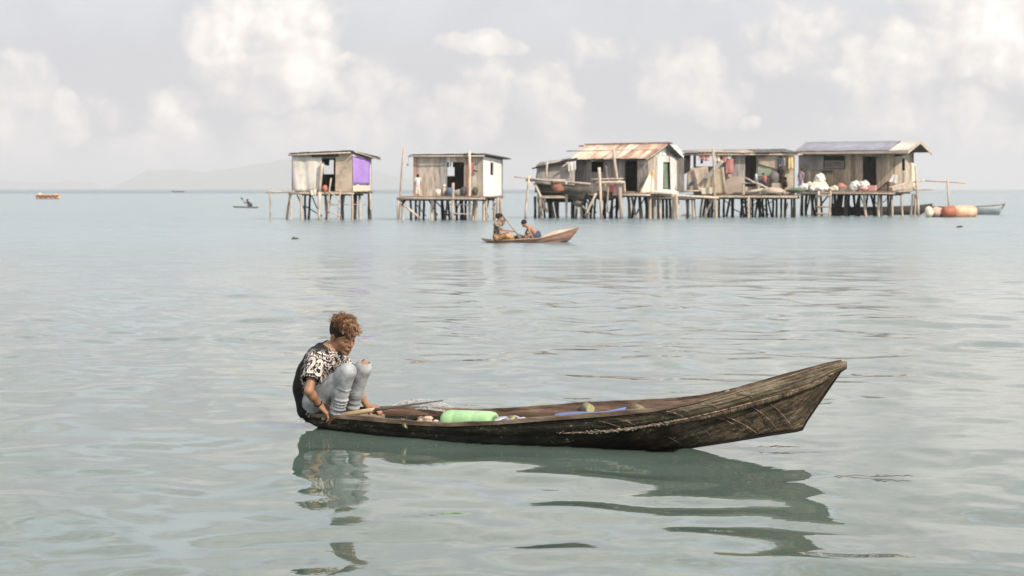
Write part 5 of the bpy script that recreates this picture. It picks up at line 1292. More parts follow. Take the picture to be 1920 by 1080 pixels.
# open left bay: screens and tarpaulins
plank_wall(F, 'v', .4, 1300, 1345, (289, 289), (364, 364), 5, TARP_TAN, [(1300, 1345, 290, 313)], jit=.4)
cloth(F, 'tan_drape', [F.px(1287, 358, -.35), F.px(1332, 360, -.35), F.px(1327, 312, -.15), F.px(1289, 316, -.15)], TARP_TAN, folds=1.5, amp=.07, nx=14)
cloth(F, 'tan_drape', [F.px(1318, 364, -.5), F.px(1362, 364, -.5), F.px(1357, 313, -.3), F.px(1330, 322, -.3)], M('sand_tarpaulin', [(.30, .245, .175), (.42, .355, .27)], scale=2, var=0), folds=1.7, amp=.08, nx=14)
cloth(F, 'grey_sash', [F.px(1318, 336, -.62), F.px(1326, 338, -.62), F.px(1358, 303, -.55), F.px(1351, 299, -.55)], TARP_GREY, folds=1, amp=.03)
board(F, 'dark_screen', [F.px(1283, 327, -.2), F.px(1294, 320, -.2), F.px(1295, 290, -.2), F.px(1282, 290, -.2)], .03, BLACKB)
cloth(F, 'dark_cloth', [F.px(1289, 349, -.55), F.px(1301, 347, -.55), F.px(1303, 339, -.5), F.px(1294, 341, -.5)], CLOTH_NAVY, folds=1, amp=.03)
ppole(F, 'low_rail', (1280, 358), (1322, 358), .05, -.8); ppole(F, 'tall_pole', (1337, 279), (1341, 411), .075, -1.25, bend=.02)
G_L = 'laundry hung along the low flat roofed hut'
for x, y0, y1, w, mt, lb in ((1316, 284, 300, 6, CLOTH_PINK, 'pink cloth at the left end of the laundry line'), (1325, 284, 302, 5, CLOTH_PINK, 'second pink cloth of the laundry line, longer and faded'), (1316, 295, 307, 2.5, CLOTH_NAVY, 'small navy cloth hanging below the pink laundry'), (1346, 287, 304, 4, CLOTH_CREAM, 'cream cloth hanging just right of the tall laundry pole'),
                            (1358, 286, 305, 3.5, CLOTH_CORAL, 'bright coral strip of laundry beside the white cloth'), (1366, 286, 299, 6, CLOTH_W, 'white cloth on the laundry line above the red one'), (1368, 298, 327, 7, CLOTH_RED, 'long faded red cloth hanging on the laundry line'),
                            (1464, 295, 318, 5, CLOTH_NAVY, 'dark blue cloth hanging right of the green board'), (1469, 296, 312, 3.5, TARP_GREY, 'grey cloth hanging beside the dark blue one'), (1463, 308, 317, 3.5, CLOTH_PINK, 'small pink cloth below the dark blue laundry'), (1483, 290, 318, 4.5, CLOTH_ORANGE, 'ochre cloth hanging at the right end of the low hut')):
    o = cloth(None, 'laundry', [F.world(F.px(x - w, y1, -.30)), F.world(F.px(x + w, y1 - 1, -.30)), F.world(F.px(x + w, y0, -.26)), F.world(F.px(x - w, y0, -.26))], mt, folds=1.3, amp=.04, nx=8, nz=7); tag(o, lb, 'laundry', G_L)
for x, v, m, ln in ((1290, .6, POLED, 0), (1301, -.3, POLE, .1), (1318, .4, POLE, -.25), (1327, .8, POLED, 0), (1344, -1.0, POLE, -.05), (1348, .4, POLED, 0), (1372, 0.2, POLED, 0), (1375, 1.2, POLED, -.1), (1393, .2, POLED, -.15), (1397, 1.2, POLED, .05), (1404, -1.15, POLE, 0), (1410, .5, POLED, 0), (1424, .0, POLED, -.02), (1430, 1.0, POLED, .1), (1436, 1.7, POLED, .05), (1449, .3, POLED, .02), (1465, .8, POLED, -.05), (1473, .2, POLED, -.12), (1489, -.1, POLED, .03), (1358, 1.9, POLED, 0), (1484, 1.6, POLED, 0), (1456, 2.0, POLED, 0)):
    stilt(F, x, 368, None, v, .085 if x in (1424, 1489) else .065, m, ln)
pole(F, 'brace', F.px(1320, 408, -.9), F.px(1338, 367, -.8), .085, POLE); pole(F, 'brace', F.px(1351, 370, .2), F.px(1374, 388, .3), .03, POLED); pole(F, 'brace', F.px(1375, 392, .5), F.px(1398, 403, .8), .03, POLED); pole(F, 'brace', F.px(1411, 378, .6), F.px(1424, 370, .8), .025, POLED); pole(F, 'brace', F.px(1432, 387, .6), F.px(1460, 370, .4), .03, POLED); pole(F, 'brace', F.px(1471, 404, .3), F.px(1477, 380, .3), .04, POLED)
G_D = 'things on the deck of the low hut'
item('crate', 'cream crate on the deck under the pink laundry', 'crate', MB().prism([F.world(F.px(1316, 364, -.9)), F.world(F.px(1335, 363.5, -.9)), F.world(F.px(1335, 351, -.9)), F.world(F.px(1314, 352, -.9))], F.v * .35), CLOTH_CREAM, None, False)
item('bench', 'pale plank bench before the dark doorway of the low hut', 'bench', MB().bar(F.world(F.px(1393, 342.5, -.7)), F.world(F.px(1424, 344, -.7)), .4, .06).bar(F.world(F.px(1394, 343, -.7)), F.world(F.px(1394, 365, -.7)), .12, .3).bar(F.world(F.px(1422, 345, -.7)), F.world(F.px(1422, 365, -.7)), .1, .3), FASCIA, None, False)
item('timber', 'long pale timber lying on the deck edge above the forked stilts', 'timber', MB().tube([F.world(F.px(1398, 361, -1.2)), F.world(F.px(1412, 358.5, -1.2)), F.world(F.px(1430, 355, -1.1))], [.07, .09, .08], 7), FASCIA)
item('timber', 'crooked grey driftwood pole leaning over the deck before the doorway', 'timber', MB().tube([F.world(F.px(1397, 333, -.9)), F.world(F.px(1412, 341, -1.0)), F.world(F.px(1430, 348, -1.1)), F.world(F.px(1446, 356, -1.1))], [.05, .055, .06, .05], 7), POLE)
item('tarpaulin', 'crumpled tan tarpaulin on the middle of the low deck', 'tarpaulin', MB().blob(F.world(F.px(1447, 358, -.9)), (.75, .4, .2), 31, .12), TARP_TAN)
item('crate', 'grey crate standing behind the crumpled tan tarpaulin', 'crate', MB().prism([F.world(F.px(1447, 356, -.5)), F.world(F.px(1465, 356, -.5)), F.world(F.px(1465, 343, -.5)), F.world(F.px(1447, 343, -.5))], F.v * .3), TARP_TAN, None, False)
item('gas_bottle', 'pale blue bottle standing in the dark doorway of the low hut', 'bottle', MB().tube([F.world(F.px(1418, 340, -.3)), F.world(F.px(1418, 328, -.3)), F.world(F.px(1418, 325.5, -.3))], [.085, .085, .04], 10), M('pale_blue_plastic', [(.45, .50, .58)], var=0))
item('net_heap', 'dark grey pile of nets against the wall right of the red clad child', 'netting', MB().blob(F.world(F.px(1452, 333, -.3)), (.30, .25, .38), 37, .12), M('grey_netting', [(.10, .095, .09), (.20, .19, .185)], scale=20, var=0, bump=.8))
item('fish_net', 'green fishing net spread on the deck between the two huts', 'fishing net', MB().blob(F.world(F.px(1491, 357, -.6)), (.55, .4, .14), 41, .1), M('green_netting', [(.06, .10, .06), (.13, .18, .12)], scale=20, var=0, bump=.8))

# walkway closing the gap between the rusty roofed hut and the low hut
wk2 = Frame('walkway', 1258, 104.2, 6, 'short plank walkway joining the rusty roofed hut and the low hut', 'walkway')
deck(wk2, 1217, 1304, 367, -.4, 1.0, 4); ppole(wk2, 'walkway_pole', (1214, 364), (1348, 371), .07, -.55)
for x, v, m, ln in ((1236, -.3, POLE, .1), (1249, .4, POLED, .1), (1272, -.2, POLE, -.15), (1287, -.3, POLED, .05), (1298, .5, POLE, .1)): stilt(wk2, x, 369, None, v, .07, m, ln)

# ================================================================== board hut with the grey-blue roof
H5 = Frame('stilt_hut', 1677, 112.0, 29, 'tidy board hut on stilts with a grey blue gabled roof', group='huts on stilts over the sea')
F = H5; V = 3.6
zd = deck(F, 1498, 1676, 359, -1.3, .0, 6); deck(F, 1500, 1678, 359, .1, V, 5, beam=False)
plank_wall(F, 'v', 0, 1497, 1677, (285.5, 287.5), (359, 361), 22, W_OLIVE, [(1618, 1643, 293, 348.5)], jit=.25)
board(F, 'window_panel', [F.px(1500, 318, -.07), F.px(1544, 318.5, -.07), F.px(1544, 292, -.07), F.px(1500, 291.5, -.07)], .04, TARP_GREY)
w_ = board(F, 'dark_hole_board', [F.px(1544.5, 316, -.04), F.px(1584, 317, -.04), F.px(1584, 293, -.04), F.px(1544.5, 292.3, -.04)], .03, BLACKB)  # black board standing in for the shade inside the window hole
for k in range(5): board(F, 'louvre_slat', [F.px(1546, 303 + k * 3.0, -.09), F.px(1583, 303.5 + k * 3.0, -.09), F.px(1583, 301.6 + k * 3, -.07), F.px(1546, 301.2 + k * 3, -.07)], .02, TARP_GREY, w_)
board(F, 'shelf', [F.px(1541, 322.5, -.25), F.px(1559, 322.5, -.25), F.px(1559, 320, -.25), F.px(1541, 320, -.25)], .25, BLACKB)
plank_wall(F, 'u', 0, 1678, 1713, (294, 288.5), (361, 357), 5, W_OLIVE, [(1691.5, 1697, 297, 320)], mats=[W_OLIVE, W_TAN], jit=.3)
plank_wall(F, 'v', V, 1520, 1713, (286, 286), (358, 358), 14, W_GREY, jit=.2)
L1 = F.px(1497, 300).x; MB().prism([(L1, .05, zd), (L1, V - .05, zd), (L1, V - .05, zd + 2.1), (L1, .05, zd + 2.1)], (.03, 0, 0)).obj('wall', BACKM, F.root)
ev0 = F.px(1490, 284.5, -.75); zE = ev0.z; apx = V / 2
zA = F.px(1620, 266, apx).z; OV = 1.05                   # roof runs past the gable wall
rL = F.px(1512, 268, apx).x; xb = -.15
roof(F, 'roof', (ev0.x, -.75, zE), (xb, -.75, zE), (xb, apx, zA), (rL, apx, zA), 9, ROOF_BLUE, corr=.010, waves=5)
roof(F, 'roof', (xb + .01, -.75, zE - .02), (OV, -.75, zE - .02), (OV, apx, zA - .05), (xb + .01, apx, zA - .05), 2, ROOF_PALE, corr=.010, waves=5)
roof(F, 'roof', (OV, V + .75, zE), (ev0.x, V + .75, zE), (ev0.x, apx, zA - .06), (OV, apx, zA - .06), 9, ROOF_BLUE, corr=.010, waves=5)
MB().prism([(ev0.x, -.80, zE - .16), (OV, -.80, zE - .16), (OV, -.80, zE - .01), (ev0.x, -.80, zE - .01)], (0, .04, 0)).obj('fascia_board', FASCIA, F.root)
for s0, s1 in (((-.82, zE - .06), (apx, zA)), ((V + .82, zE - .06), (apx, zA))):
    MB().prism([(OV + .02, s0[0], s0[1] - .14), (OV + .02, s1[0], s1[1] - .16), (OV + .02, s1[0], s1[1] + .06), (OV + .02, s0[0], s0[1] + .04)], (.05, 0, 0)).obj('bargeboard', FASCIA, F.root)
MB().prism([(0.0, 0.05, zE - .15), (0.0, V - .05, zE - .15), (0.0, apx + .1, zA - .28), (0.0, apx - .1, zA - .28)], (-.04, 0, 0)).obj('gable', W_OLIVE, F.root)
for k in range(5):
    y0 = .3 + k * (V - .6) / 4; hgt = (zA - zE - .12) * (1 - abs(y0 - apx) / apx) ; MB().prism([(.035, y0 - .3, zE - .2), (.035, y0 + .28, zE - .2), (.035, y0 + .28, zE - .13 + max(.02, hgt - .12)), (.035, y0 - .3, zE - .13 + max(.02, hgt - .12))], (-.03, 0, 0)).obj('gable_plank', W_OLIVE, F.root)
MB().bar((ev0.x + .1, -.6, zE - .05), (OV - .05, -.6, zE - .06), .06, .08).obj('rafter', POLED, F.root)
for k in range(8):
    u = ev0.x + .3 + (OV - ev0.x - .5) * k / 7; MB().bar((u, -.74, zE - .065), (u, apx, zA - .10), .05, .07).obj('rafter', POLED, F.root)
# handrail, ramp and side platform
RS = .0
ppole(F, 'rail', (1640, 361), (1666, 340), .055, -.9, -.6, POLED); ppole(F, 'rail', (1666, 352), (1700, 343), .05, -.6, .6); ppole(F, 'rail', (1696, 343.5), (1734, 338.5), .05, .6, 1.2); ppole(F, 'rail', (1728, 338.5), (1812, 343), .045, 1.2, 1.2, bend=.01); ppole(F, 'post', (1777, 338), (1779, 386), .06, 1.2)
ppole(F, 'side_beam', (1668, 361), (1722, 355), .09, -.4, 1.2); ppole(F, 'side_beam', (1700, 357), (1750, 355), .04, 1.0); ppole(F, 'post', (1718, 338), (1722, 405), .085, .8); ppole(F, 'post', (1665, 340), (1666, 405), .08, -.7, None, POLED)
board(F, 'side_panel', [F.px(1673, 358, -.45), F.px(1712, 352, .7), F.px(1712, 341, .7), F.px(1673, 350, -.45)], .03, FASCIA)
cloth(F, 'white_sack', [F.px(1666, 341, -.3), F.px(1682, 345, -.2), F.px(1683, 329, -.15), F.px(1675, 327, -.2)], CLOTH_W, folds=1, amp=.04)
cloth(F, 'pale_sheet', [F.px(1706, 352, 1.3), F.px(1720, 350, 1.4), F.px(1718, 309, 1.7), F.px(1708, 304, 1.7)], CLOTH_CREAM, folds=1, amp=.05)
for x, v, m, ln in ((1504, .2, POLED, .02), (1512, .8, POLED, 0), (1522, .4, POLED, .35), (1565, .3, POLED, 0), (1580, 1.0, POLED, -.3), (1592, .6, POLED, 0), (1600, 1.4, POLED, .4), (1611, .2, POLED, .02), (1620, -1.0, POLE, .15), (1627, .6, POLED, -.25), (1632, .9, POLED, .5), (1648, -.9, POLE, .02), (1652, .2, POLE, .0), (1672, .0, POLE, .0), (1691, .5, POLE, .05), (1711, .9, POLE, -.1), (1717, 1.2, POLE, -.15), (1572, 1.6, POLED, 0), (1560, 2.2, POLED, .1), (1640, 2.0, POLED, 0)):
    stilt(F, x, 363, None, v, .085 if x in (1565, 1504) else .065, m, ln)
pole(F, 'brace', F.px(1586, 372, .5), F.px(1600, 398, .8), .035, POLED); pole(F, 'brace', F.px(1634, 372, .5), F.px(1648, 385, .2), .035, POLED); pole(F, 'brace', F.px(1656, 380, .1), F.px(1668, 366, .0), .03, POLE)
l5 = ladder(F, (1533, 405), (1535, 358), (1555.5, 405), (1557, 357), -1.5, (.32, .52, .86), .075)
tag(l5, 'stout pole ladder going down from the white sacks to the water', 'ladder')
G_S = 'sacks heaped on the deck of the board hut'
for k, (x, y, rx, rz_, vv, mt, lb) in enumerate(((1508, 352, .34, .24, -1.0, CLOTH_W, 'white sack at the left end of the heap, next to the standing figure'), (1518, 348, .13, .25, -.8, CLOTH_CREAM, 'small upright cream sack behind the left end of the heap'), (1537, 337, .34, .38, -.6, CLOTH_W, 'topmost white sack standing highest in the heap'), (1534, 349, .60, .28, -.8, CLOTH_CREAM, 'broad cream sack under the topmost white one'), (1541, 354, .50, .20, -1.1, CLOTH_W, 'flat white sack at the front of the heap above the ladder'), (1527, 354.5, .32, .20, -1.15, CLOTH_W, 'rounded white sack in front between the left end and the ladder'), (1564, 354, .28, .18, -1.0, CLOTH_CREAM, 'small cream sack right of the ladder'), (1602, 350, .32, .34, -.8, CLOTH_W, 'upright white sack left of the dark doorway'), (1618, 347, .42, .25, -.7, CLOTH_W, 'tilted white sack in front of the dark doorway'))):
    g_ = Grid((-.8, -.6, -.5), (.8, .6, .5), .04); g_.ell((0, 0, 0), (rx, min(rx, .34), rz_), k=.05); g_.ell((rx * .35, 0, rz_ * .5), (rx * .45, .2, rz_ * .6), k=.12)
    vq, Fq = g_.mesh(); nq = vnormals(vq, Fq); vq = vq + nq * (.022 * np.sin(vq[:, 0] * 17 + vq[:, 2] * 13 + k) + .014 * np.sin(vq[:, 2] * 31 - vq[:, 1] * 20 + 2 * k))[:, None]
    o = fast_mesh('sack', vq, Fq, mt); o.location = F.world(F.px(x, y, vv)); tag(o, lb, 'sack', G_S)
item('cloth_bundle', 'dull red cloth bundle on the deck between the sacks', 'cloth', MB().blob(F.world(F.px(1577, 350, -.7)), (.30, .25, .22), 51, .12), CLOTH_RED)
item('crate', 'low tan crate on the deck left of the upright white sack', 'crate', MB().prism([F.world(F.px(1574, 358, -.9)), F.world(F.px(1594, 358, -.9)), F.world(F.px(1594, 350, -.9)), F.world(F.px(1574, 350, -.9))], F.v * .4), TARP_TAN, None, False)
item('cooler_box', 'pink and white cool box under the dark doorway', 'box', MB().prism([F.world(F.px(1628, 357, -.7)), F.world(F.px(1641, 357.5, -.7)), F.world(F.px(1641, 347.5, -.7)), F.world(F.px(1628, 347.5, -.7))], F.v * .35), CLOTH_PINK, None, False)
item('cloth_bundle', 'coral and white cloth bundle left of the pink cool box', 'cloth', MB().blob(F.world(F.px(1620, 353.5, -1.0)), (.26, .2, .13), 53, .1), CLOTH_PINK)

# the thicket of older posts further in under the long row
sr = random.Random(99)
for F, x0, x1, yy, n_ in ((LT, 1005, 1072, 370, 5), (H3, 1085, 1210, 366, 9), (H4, 1290, 1488, 369, 15), (H5, 1506, 1672, 364, 13), (H1, 552, 690, 362, 4), (H2, 776, 935, 370, 6)):
    for k in range(n_):
        v_ = sr.uniform(.8, 3.0); stilt(F, sr.uniform(x0, x1), yy, None, v_, sr.uniform(.045, .075), POLED if sr.random() < .5 else POLE, sr.uniform(-.4, .4))
    for k in range(n_ // 3):
        xa = sr.uniform(x0, x1 - 25); v_ = sr.uniform(.2, 1.2); up_ = sr.random() < .5; a = F.px(xa, yy + (4 if up_ else 34), v_); b = F.px(xa + sr.uniform(12, 30), yy + (34 if up_ else 4), v_ + .2); pole(F, 'brace', a, b, .035, POLED)
# ------------------------------------------------------------------ other people, in the boats and on the decks
SKIN2 = M('sunlit_brown_skin', [(.27, .145, .095), (.35, .20, .14)], scale=6, rough=.6, var=.04)
HAIRK = M('black_hair', [(.012, .010, .009), (.028, .024, .021)], scale=30, var=0)
def figure(label, Jt, clothes, h=.014, hair_len=0.0, group=None, skin=SKIN2, sc=1.0):
    """one continuous body; hair and clothes are children. Jt: world joints"""
    j = {k: np.array(v, float) for k, v in Jt.items()}
    allp = np.array([v for k, v in j.items() if k != 'face']); lo = allp.min(0) - .24; hi = allp.max(0) + .26
    g = Grid(lo, hi, h)
    def torso(g, e=0):
        g.chain([j['pel'], (j['pel'] + j['che']) / 2, j['che']], [(.105 + e) * sc, (.098 + e) * sc, (.105 + e) * sc], .05)
        a, b = j['shR'], j['shL']; g.cone(a + (b - a) * .12, b + (a - b) * .12, (.062 + e) * sc, k=.05)
    torso(g); nk = (j['shR'] + j['shL']) / 2
    g.cone(nk, j['head'], .050 * sc, .045 * sc, .03)
    for s_ in 'RL':
        g.cone(j['sh' + s_], j['el' + s_], .044 * sc, .034 * sc, .02); g.cone(j['el' + s_], j['wr' + s_], .035 * sc, .025 * sc, .015)
        d = unit(j['wr' + s_] - j['el' + s_]); lt = unit(np.cross(d, [0.2, .3, 1])); nn = np.cross(d, lt)
        g.cone(j['wr' + s_], j['wr' + s_] + d * .07 * sc, .026 * sc, .024 * sc, .01)
        for q in range(4): p = j['wr' + s_] + (d * .075 + lt * .016 * (q - 1.5)) * sc; g.cone(p, p + (d * (.05, .058, .055, .045)[q] + nn * .02) * sc, .0095 * sc, .008 * sc, .006)
        p = j['wr' + s_] + (d * .02 + lt * .025) * sc; g.cone(p, p + (d * .04 + lt * .03) * sc, .012 * sc, .010 * sc, .008)
        g.cone(j['pel'] * .55 + j['hi' + s_] * .45, j['kn' + s_], .082 * sc, .055 * sc, .03); g.cone(j['kn' + s_], j['an' + s_], .052 * sc, .034 * sc, .02)
        g.cone(j['an' + s_], j['to' + s_], .033 * sc, .022 * sc, .02)
    A, w = head(g, j['head'], j['face'], (0, 0, 1), sc)
    v, F_ = g.mesh(); o = fast_mesh('person', v, F_, skin); tag(o, label, 'person', group)
    g = Grid(j['head'] - .22 * sc, j['head'] + .26 * sc, h * .8)
    g.ell(w(-.016, 0, .056), np.array((.106, .088, .094)) * sc, A, .02); g.cone(w(.135, -.2, -.01), w(.135, .2, -.01), .075 * sc, k=.01, sub=True); g.cone(w(.04, -.2, -.06), w(.04, .2, -.06), .065 * sc, k=.01, sub=True)
    if hair_len: g.cone(w(-.07, 0, .02), w(-.085, 0, -hair_len), .06 * sc, .045 * sc, .02)
    v, F_ = g.mesh(); n = vnormals(v, F_); v = v + n * (.006 * np.sin(v[:, 0] * 160 + v[:, 2] * 90) * np.sin(v[:, 1] * 150 + v[:, 2] * 60))[:, None]; fast_mesh('hair', v, F_, HAIRK, o)
    for nm, kind, mat in clothes:
        g = Grid(lo, hi, h)
        if kind == 'shirt':
            torso(g, .020)
            for s_ in 'RL': g.cone(j['sh' + s_], j['sh' + s_] * .45 + j['el' + s_] * .55, .062 * sc, .060 * sc, .03)
            g.cone(nk + np.array([0, 0, .05]) * sc, nk + np.array([0, 0, .2]) * sc, .062 * sc, k=.01, sub=True)
        elif kind == 'trousers':
            g.cone(j['pel'] - np.array([0, 0, .02]), j['pel'] + np.array([0, 0, .05]), .128 * sc, .122 * sc, .03)
            for s_ in 'RL': g.cone(j['pel'] * .5 + j['hi' + s_] * .5, j['kn' + s_], .098 * sc, .072 * sc, .03); g.cone(j['kn' + s_], j['an' + s_] * .85 + j['kn' + s_] * .15, .068 * sc, .054 * sc, .02)
        elif kind == 'shorts':
            g.cone(j['pel'] - np.array([0, 0, .02]), j['pel'] + np.array([0, 0, .05]), .128 * sc, .122 * sc, .03)
            for s_ in 'RL': g.cone(j['pel'] * .5 + j['hi' + s_] * .5, j['kn' + s_] * .8 + j['hi' + s_] * .2, .098 * sc, .078 * sc, .03)
        elif kind == 'skirt':
            k_ = (j['knR'] + j['knL']) / 2; g.cone(j['pel'], j['pel'] + np.array([0, 0, .06]), .13 * sc, .115 * sc, .03)
            g.cone(j['pel'], j['knR'], .125 * sc, .10 * sc, .05); g.cone(j['pel'], j['knL'], .125 * sc, .10 * sc, .05); g.cone(j['knR'], j['anR'] * .7 + j['knR'] * .3, .095 * sc, .085 * sc, .05); g.cone(j['knL'], j['anL'] * .7 + j['knL'] * .3, .095 * sc, .085 * sc, .05)
        v, F_ = g.mesh(); n = vnormals(v, F_)
        v = v + n * (.006 * np.sin(v[:, 0] * 37 + v[:, 2] * 50) * np.sin(v[:, 1] * 33 + v[:, 2] * 25 + 1))[:, None]; fast_mesh(nm, v, F_, mat, o)
    return o

def small_canoe(name, label, p0, p1, beam, prof, hull_mat, rim_mat, group=None, floor=True, z0=0.0, cat='canoe'):
    """p0 stern, p1 bow on the water plane; prof rows (t, half beam share, rail z, keel z)"""
    p0 = Vector((p0[0], p0[1], z0)); p1 = Vector((p1[0], p1[1], z0)); d = p1 - p0; Lh = d.length; ang = math.atan2(d.y, d.x)
    r = empty(name, p0, ang, label, cat, group); ts = np.linspace(0, 1, 28); rows = []; rim = {1: [], -1: []}
    I = lambda t, k: float(np.interp(t, [q[0] for q in prof], [q[k] for q in prof]))
    for t in ts:
        hb = max(I(t, 1) * beam / 2, .006); zr, zk = I(t, 2), I(t, 3); th = min(.03, hb * .4); x = t * Lh
        o_ = [(-hb, zr), (-hb * .86, zk + (zr - zk) * .45), (-hb * .45, zk + (zr - zk) * .1), (0, zk), (hb * .45, zk + (zr - zk) * .1), (hb * .86, zk + (zr - zk) * .45), (hb, zr)]
        i_ = [(y * (1 - th / hb), z + (.03 if 0 < k < 6 else 0)) for k, (y, z) in reversed(list(enumerate(o_)))]
        rows.append([(x, y, z) for y, z in o_ + i_])
        for sg in (1, -1): rim[sg].append([(x, sg * hb - .018, zr - .02), (x, sg * hb + .018, zr - .02), (x, sg * hb + .018, zr + .02), (x, sg * hb - .018, zr + .02)])
    loft(rows, 'hull', hull_mat, r, close=True)
    for sg in (1, -1): loft(rim[sg], 'rail', rim_mat, r, close=True, smooth=False)
    if floor:
        rws = []
        for t in np.linspace(.12, .85, 12):
            hb = I(t, 1) * beam / 2 * .80; z = max(.035, I(t, 3) + .09); rws.append([(t * Lh, -hb, z - .02), (t * Lh, hb, z - .02), (t * Lh, hb, z), (t * Lh, -hb, z)])
        loft(rws, 'floor_board', rim_mat, r, close=True, smooth=False)
    ax = d.normalized(); depress((p0.x, p0.y), (ax.x, ax.y), .08 * Lh, .88 * Lh, lambda s: np.interp(s / Lh, [q[0] for q in prof], [q[1] for q in prof]) * beam / 2 * .8)
    return r

# --- the second canoe with two people
C2H = M('pink_brown_hull', [(.16, .085, .06), (.28, .165, .125), (.38, .25, .20)], scale=3, stretch=(.8, 3, 6), var=0, bump=.3)
C2R = M('tan_canoe_rim', [(.30, .21, .14), (.46, .35, .25)], scale=4, var=0)
y0_ = 57.6; a_, b_ = P(903, 452, 58.0), P(1085, 452, 56.6)
scl = lambda py, Y: CAMH - (py - HORIZ) * Y / FPX
small_canoe('canoe', 'brown canoe carrying a paddling woman and a bare backed child before the huts', a_, b_, .66,
            [(0, .05, scl(447.5, 58), scl(449.5, 58)), (.04, .35, scl(449, 58), scl(452, 58)), (.13, .7, scl(450.5, 58), -.08), (.35, 1, scl(449, 57.5), -.12), (.65, .95, scl(446.5, 57), -.10), (.82, .55, scl(438, 56.8), -.03), (.90, .32, scl(433, 56.8), scl(452, 56.8)), (.95, .17, scl(430, 56.6), scl(443, 56.6)), (1, .02, scl(425.5, 56.6), scl(428, 56.6))], C2H, C2R)
YC = 57.5
def Q(px, py, dy=0.0): return P(px, py, YC + dy)
FLORAL = M('dark_floral_cloth', [(.03, .032, .04), (.14, .115, .09), (.34, .28, .22)], scale=14, var=0, contrast=(.4, .6))
BATIK = M('orange_brown_batik', [(.16, .075, .04), (.42, .22, .11), (.55, .33, .19)], scale=7, var=0, contrast=(.35, .65))
woman = dict(pel=Q(932, 444.5), che=Q(933, 427), shR=Q(929, 421, -.16), shL=Q(940, 420.5, .14), head=Q(935.5, 408.5), face=(.75, .45, -.12),
             elR=Q(944, 431.5, -.28), wrR=Q(962, 433.5, -.2), elL=Q(947, 412, .12), wrL=Q(943.5, 405, .02),
             hiR=Q(931, 446, -.1), hiL=Q(935, 446, .1), knR=Q(951, 442, -.15), knL=Q(953, 443, .15), anR=Q(965, 447, -.1), anL=Q(966, 447, .12), toR=Q(970, 447.5, -.08), toL=Q(971, 447.5, .12))
figure('person in a dark floral shirt and orange skirt paddling the brown canoe', woman, [('floral_shirt', 'shirt', FLORAL), ('batik_skirt', 'skirt', BATIK)], .013)
child = dict(pel=Q(1008, 442), che=Q(995, 429), shR=Q(990, 426, -.13), shL=Q(991, 426.5, .13), head=Q(983.5, 419.5), face=(-.70, -.35, -.62),
             elR=Q(994, 437, -.2), wrR=Q(998, 444, -.22), elL=Q(986, 436, .12), wrL=Q(985, 444, .05),
             hiR=Q(1007, 444, -.1), hiL=Q(1008, 444, .1), knR=Q(992, 441.5, -.19), knL=Q(988, 440, .16), anR=Q(984, 448, -.16), anL=Q(978, 447.5, .16), toR=Q(978, 449, -.16), toL=Q(973, 448, .16))
figure('person bent forward with a bare back, child in dark shorts sitting in the brown canoe', child, [('shorts', 'shorts', CLOTH_NAVY)], .013, sc=.92)
pd = empty('paddle', Q(943.5, 403), 0, 'slim wooden paddle held upright by the person in the floral shirt', 'paddle'); o_ = Q(943.5, 403)
MB().tube([Q(942, 402, -.05) - o_, Q(958, 424, -.15) - o_, Q(970, 439, -.25) - o_], [.018, .02, .02], 8).obj('shaft', SHAFT, pad if False else pd, True)
MB().prism([Q(968, 436.5, -.27) - o_, Q(973, 438, -.27) - o_, Q(983, 453, -.36) - o_, Q(980, 455, -.36) - o_, Q(970, 443, -.29) - o_], (0, .03, 0)).obj('blade', M('grey_blade', [(.16, .135, .11)], var=0), pd)
o = cloth(None, 'canvas', [Q(1008, 447.5, -.30), Q(1058, 441, -.20), Q(1076, 427.5, -.02), Q(1038, 433, .05)], M('pink_beige_canvas', [(.40, .30, .24), (.55, .44, .36)], scale=2, var=0), folds=1.5, amp=.04, sag=.06, nx=14); tag(o, 'pale canvas heaped over the bow half of the brown canoe', 'canvas')
item('net_bundle', 'dark bundle of net between the two people in the brown canoe', 'netting', MB().blob(Q(973, 446, -.05), (.18, .18, .10), 61, .1), M('black_netting', [(.02, .02, .02), (.05, .05, .045)], scale=20, var=0))

# --- far canoe at the left with a leaning paddler
YC = 163.0
small_canoe('canoe', 'tiny tan canoe far off at the left with a lone leaning paddler', P(437, 390, 164), P(485, 390, 162), .6,
            [(0, .05, scl(386.5, 163), scl(388.5, 163)), (.1, .5, scl(387, 163), -.02), (.4, 1, scl(387.5, 163), -.1), (.7, 1, scl(387.5, 163), -.1), (.92, .5, scl(387.5, 163), -.02), (1, .05, scl(387, 163), .05)], M('tan_far_hull', [(.34, .24, .17), (.42, .31, .23)], var=0), C2R)
pdl = dict(pel=Q(471, 384.5), che=Q(466.5, 380.5), shR=Q(465.5, 379, -.15), shL=Q(464.5, 379, .15), head=Q(464, 376.5), face=(-.9, -.2, -.4), elR=Q(461, 379.5, -.2), wrR=Q(458.5, 378, -.1), elL=Q(461.5, 381, .2), wrL=Q(458, 381, .1),
           hiR=Q(470, 385.5, -.1), hiL=Q(470, 385.5, .1), knR=Q(465, 384.5, -.15), knL=Q(464.5, 384.5, .15), anR=Q(466, 387.5, -.15), anL=Q(466, 387.5, .15), toR=Q(462.5, 387.5, -.15), toL=Q(462.5, 387.5, .15))
figure('person in dark clothes leaning forward to paddle the tiny far canoe', pdl, [('dark_shirt', 'shirt', CLOTH_NAVY), ('dark_trousers', 'trousers', CLOTH_NAVY)], .03)
pd = empty('paddle', Q(458, 380), 0, 'thin raised paddle of the lone paddler in the tiny far canoe', 'paddle'); o_ = Q(458, 380)
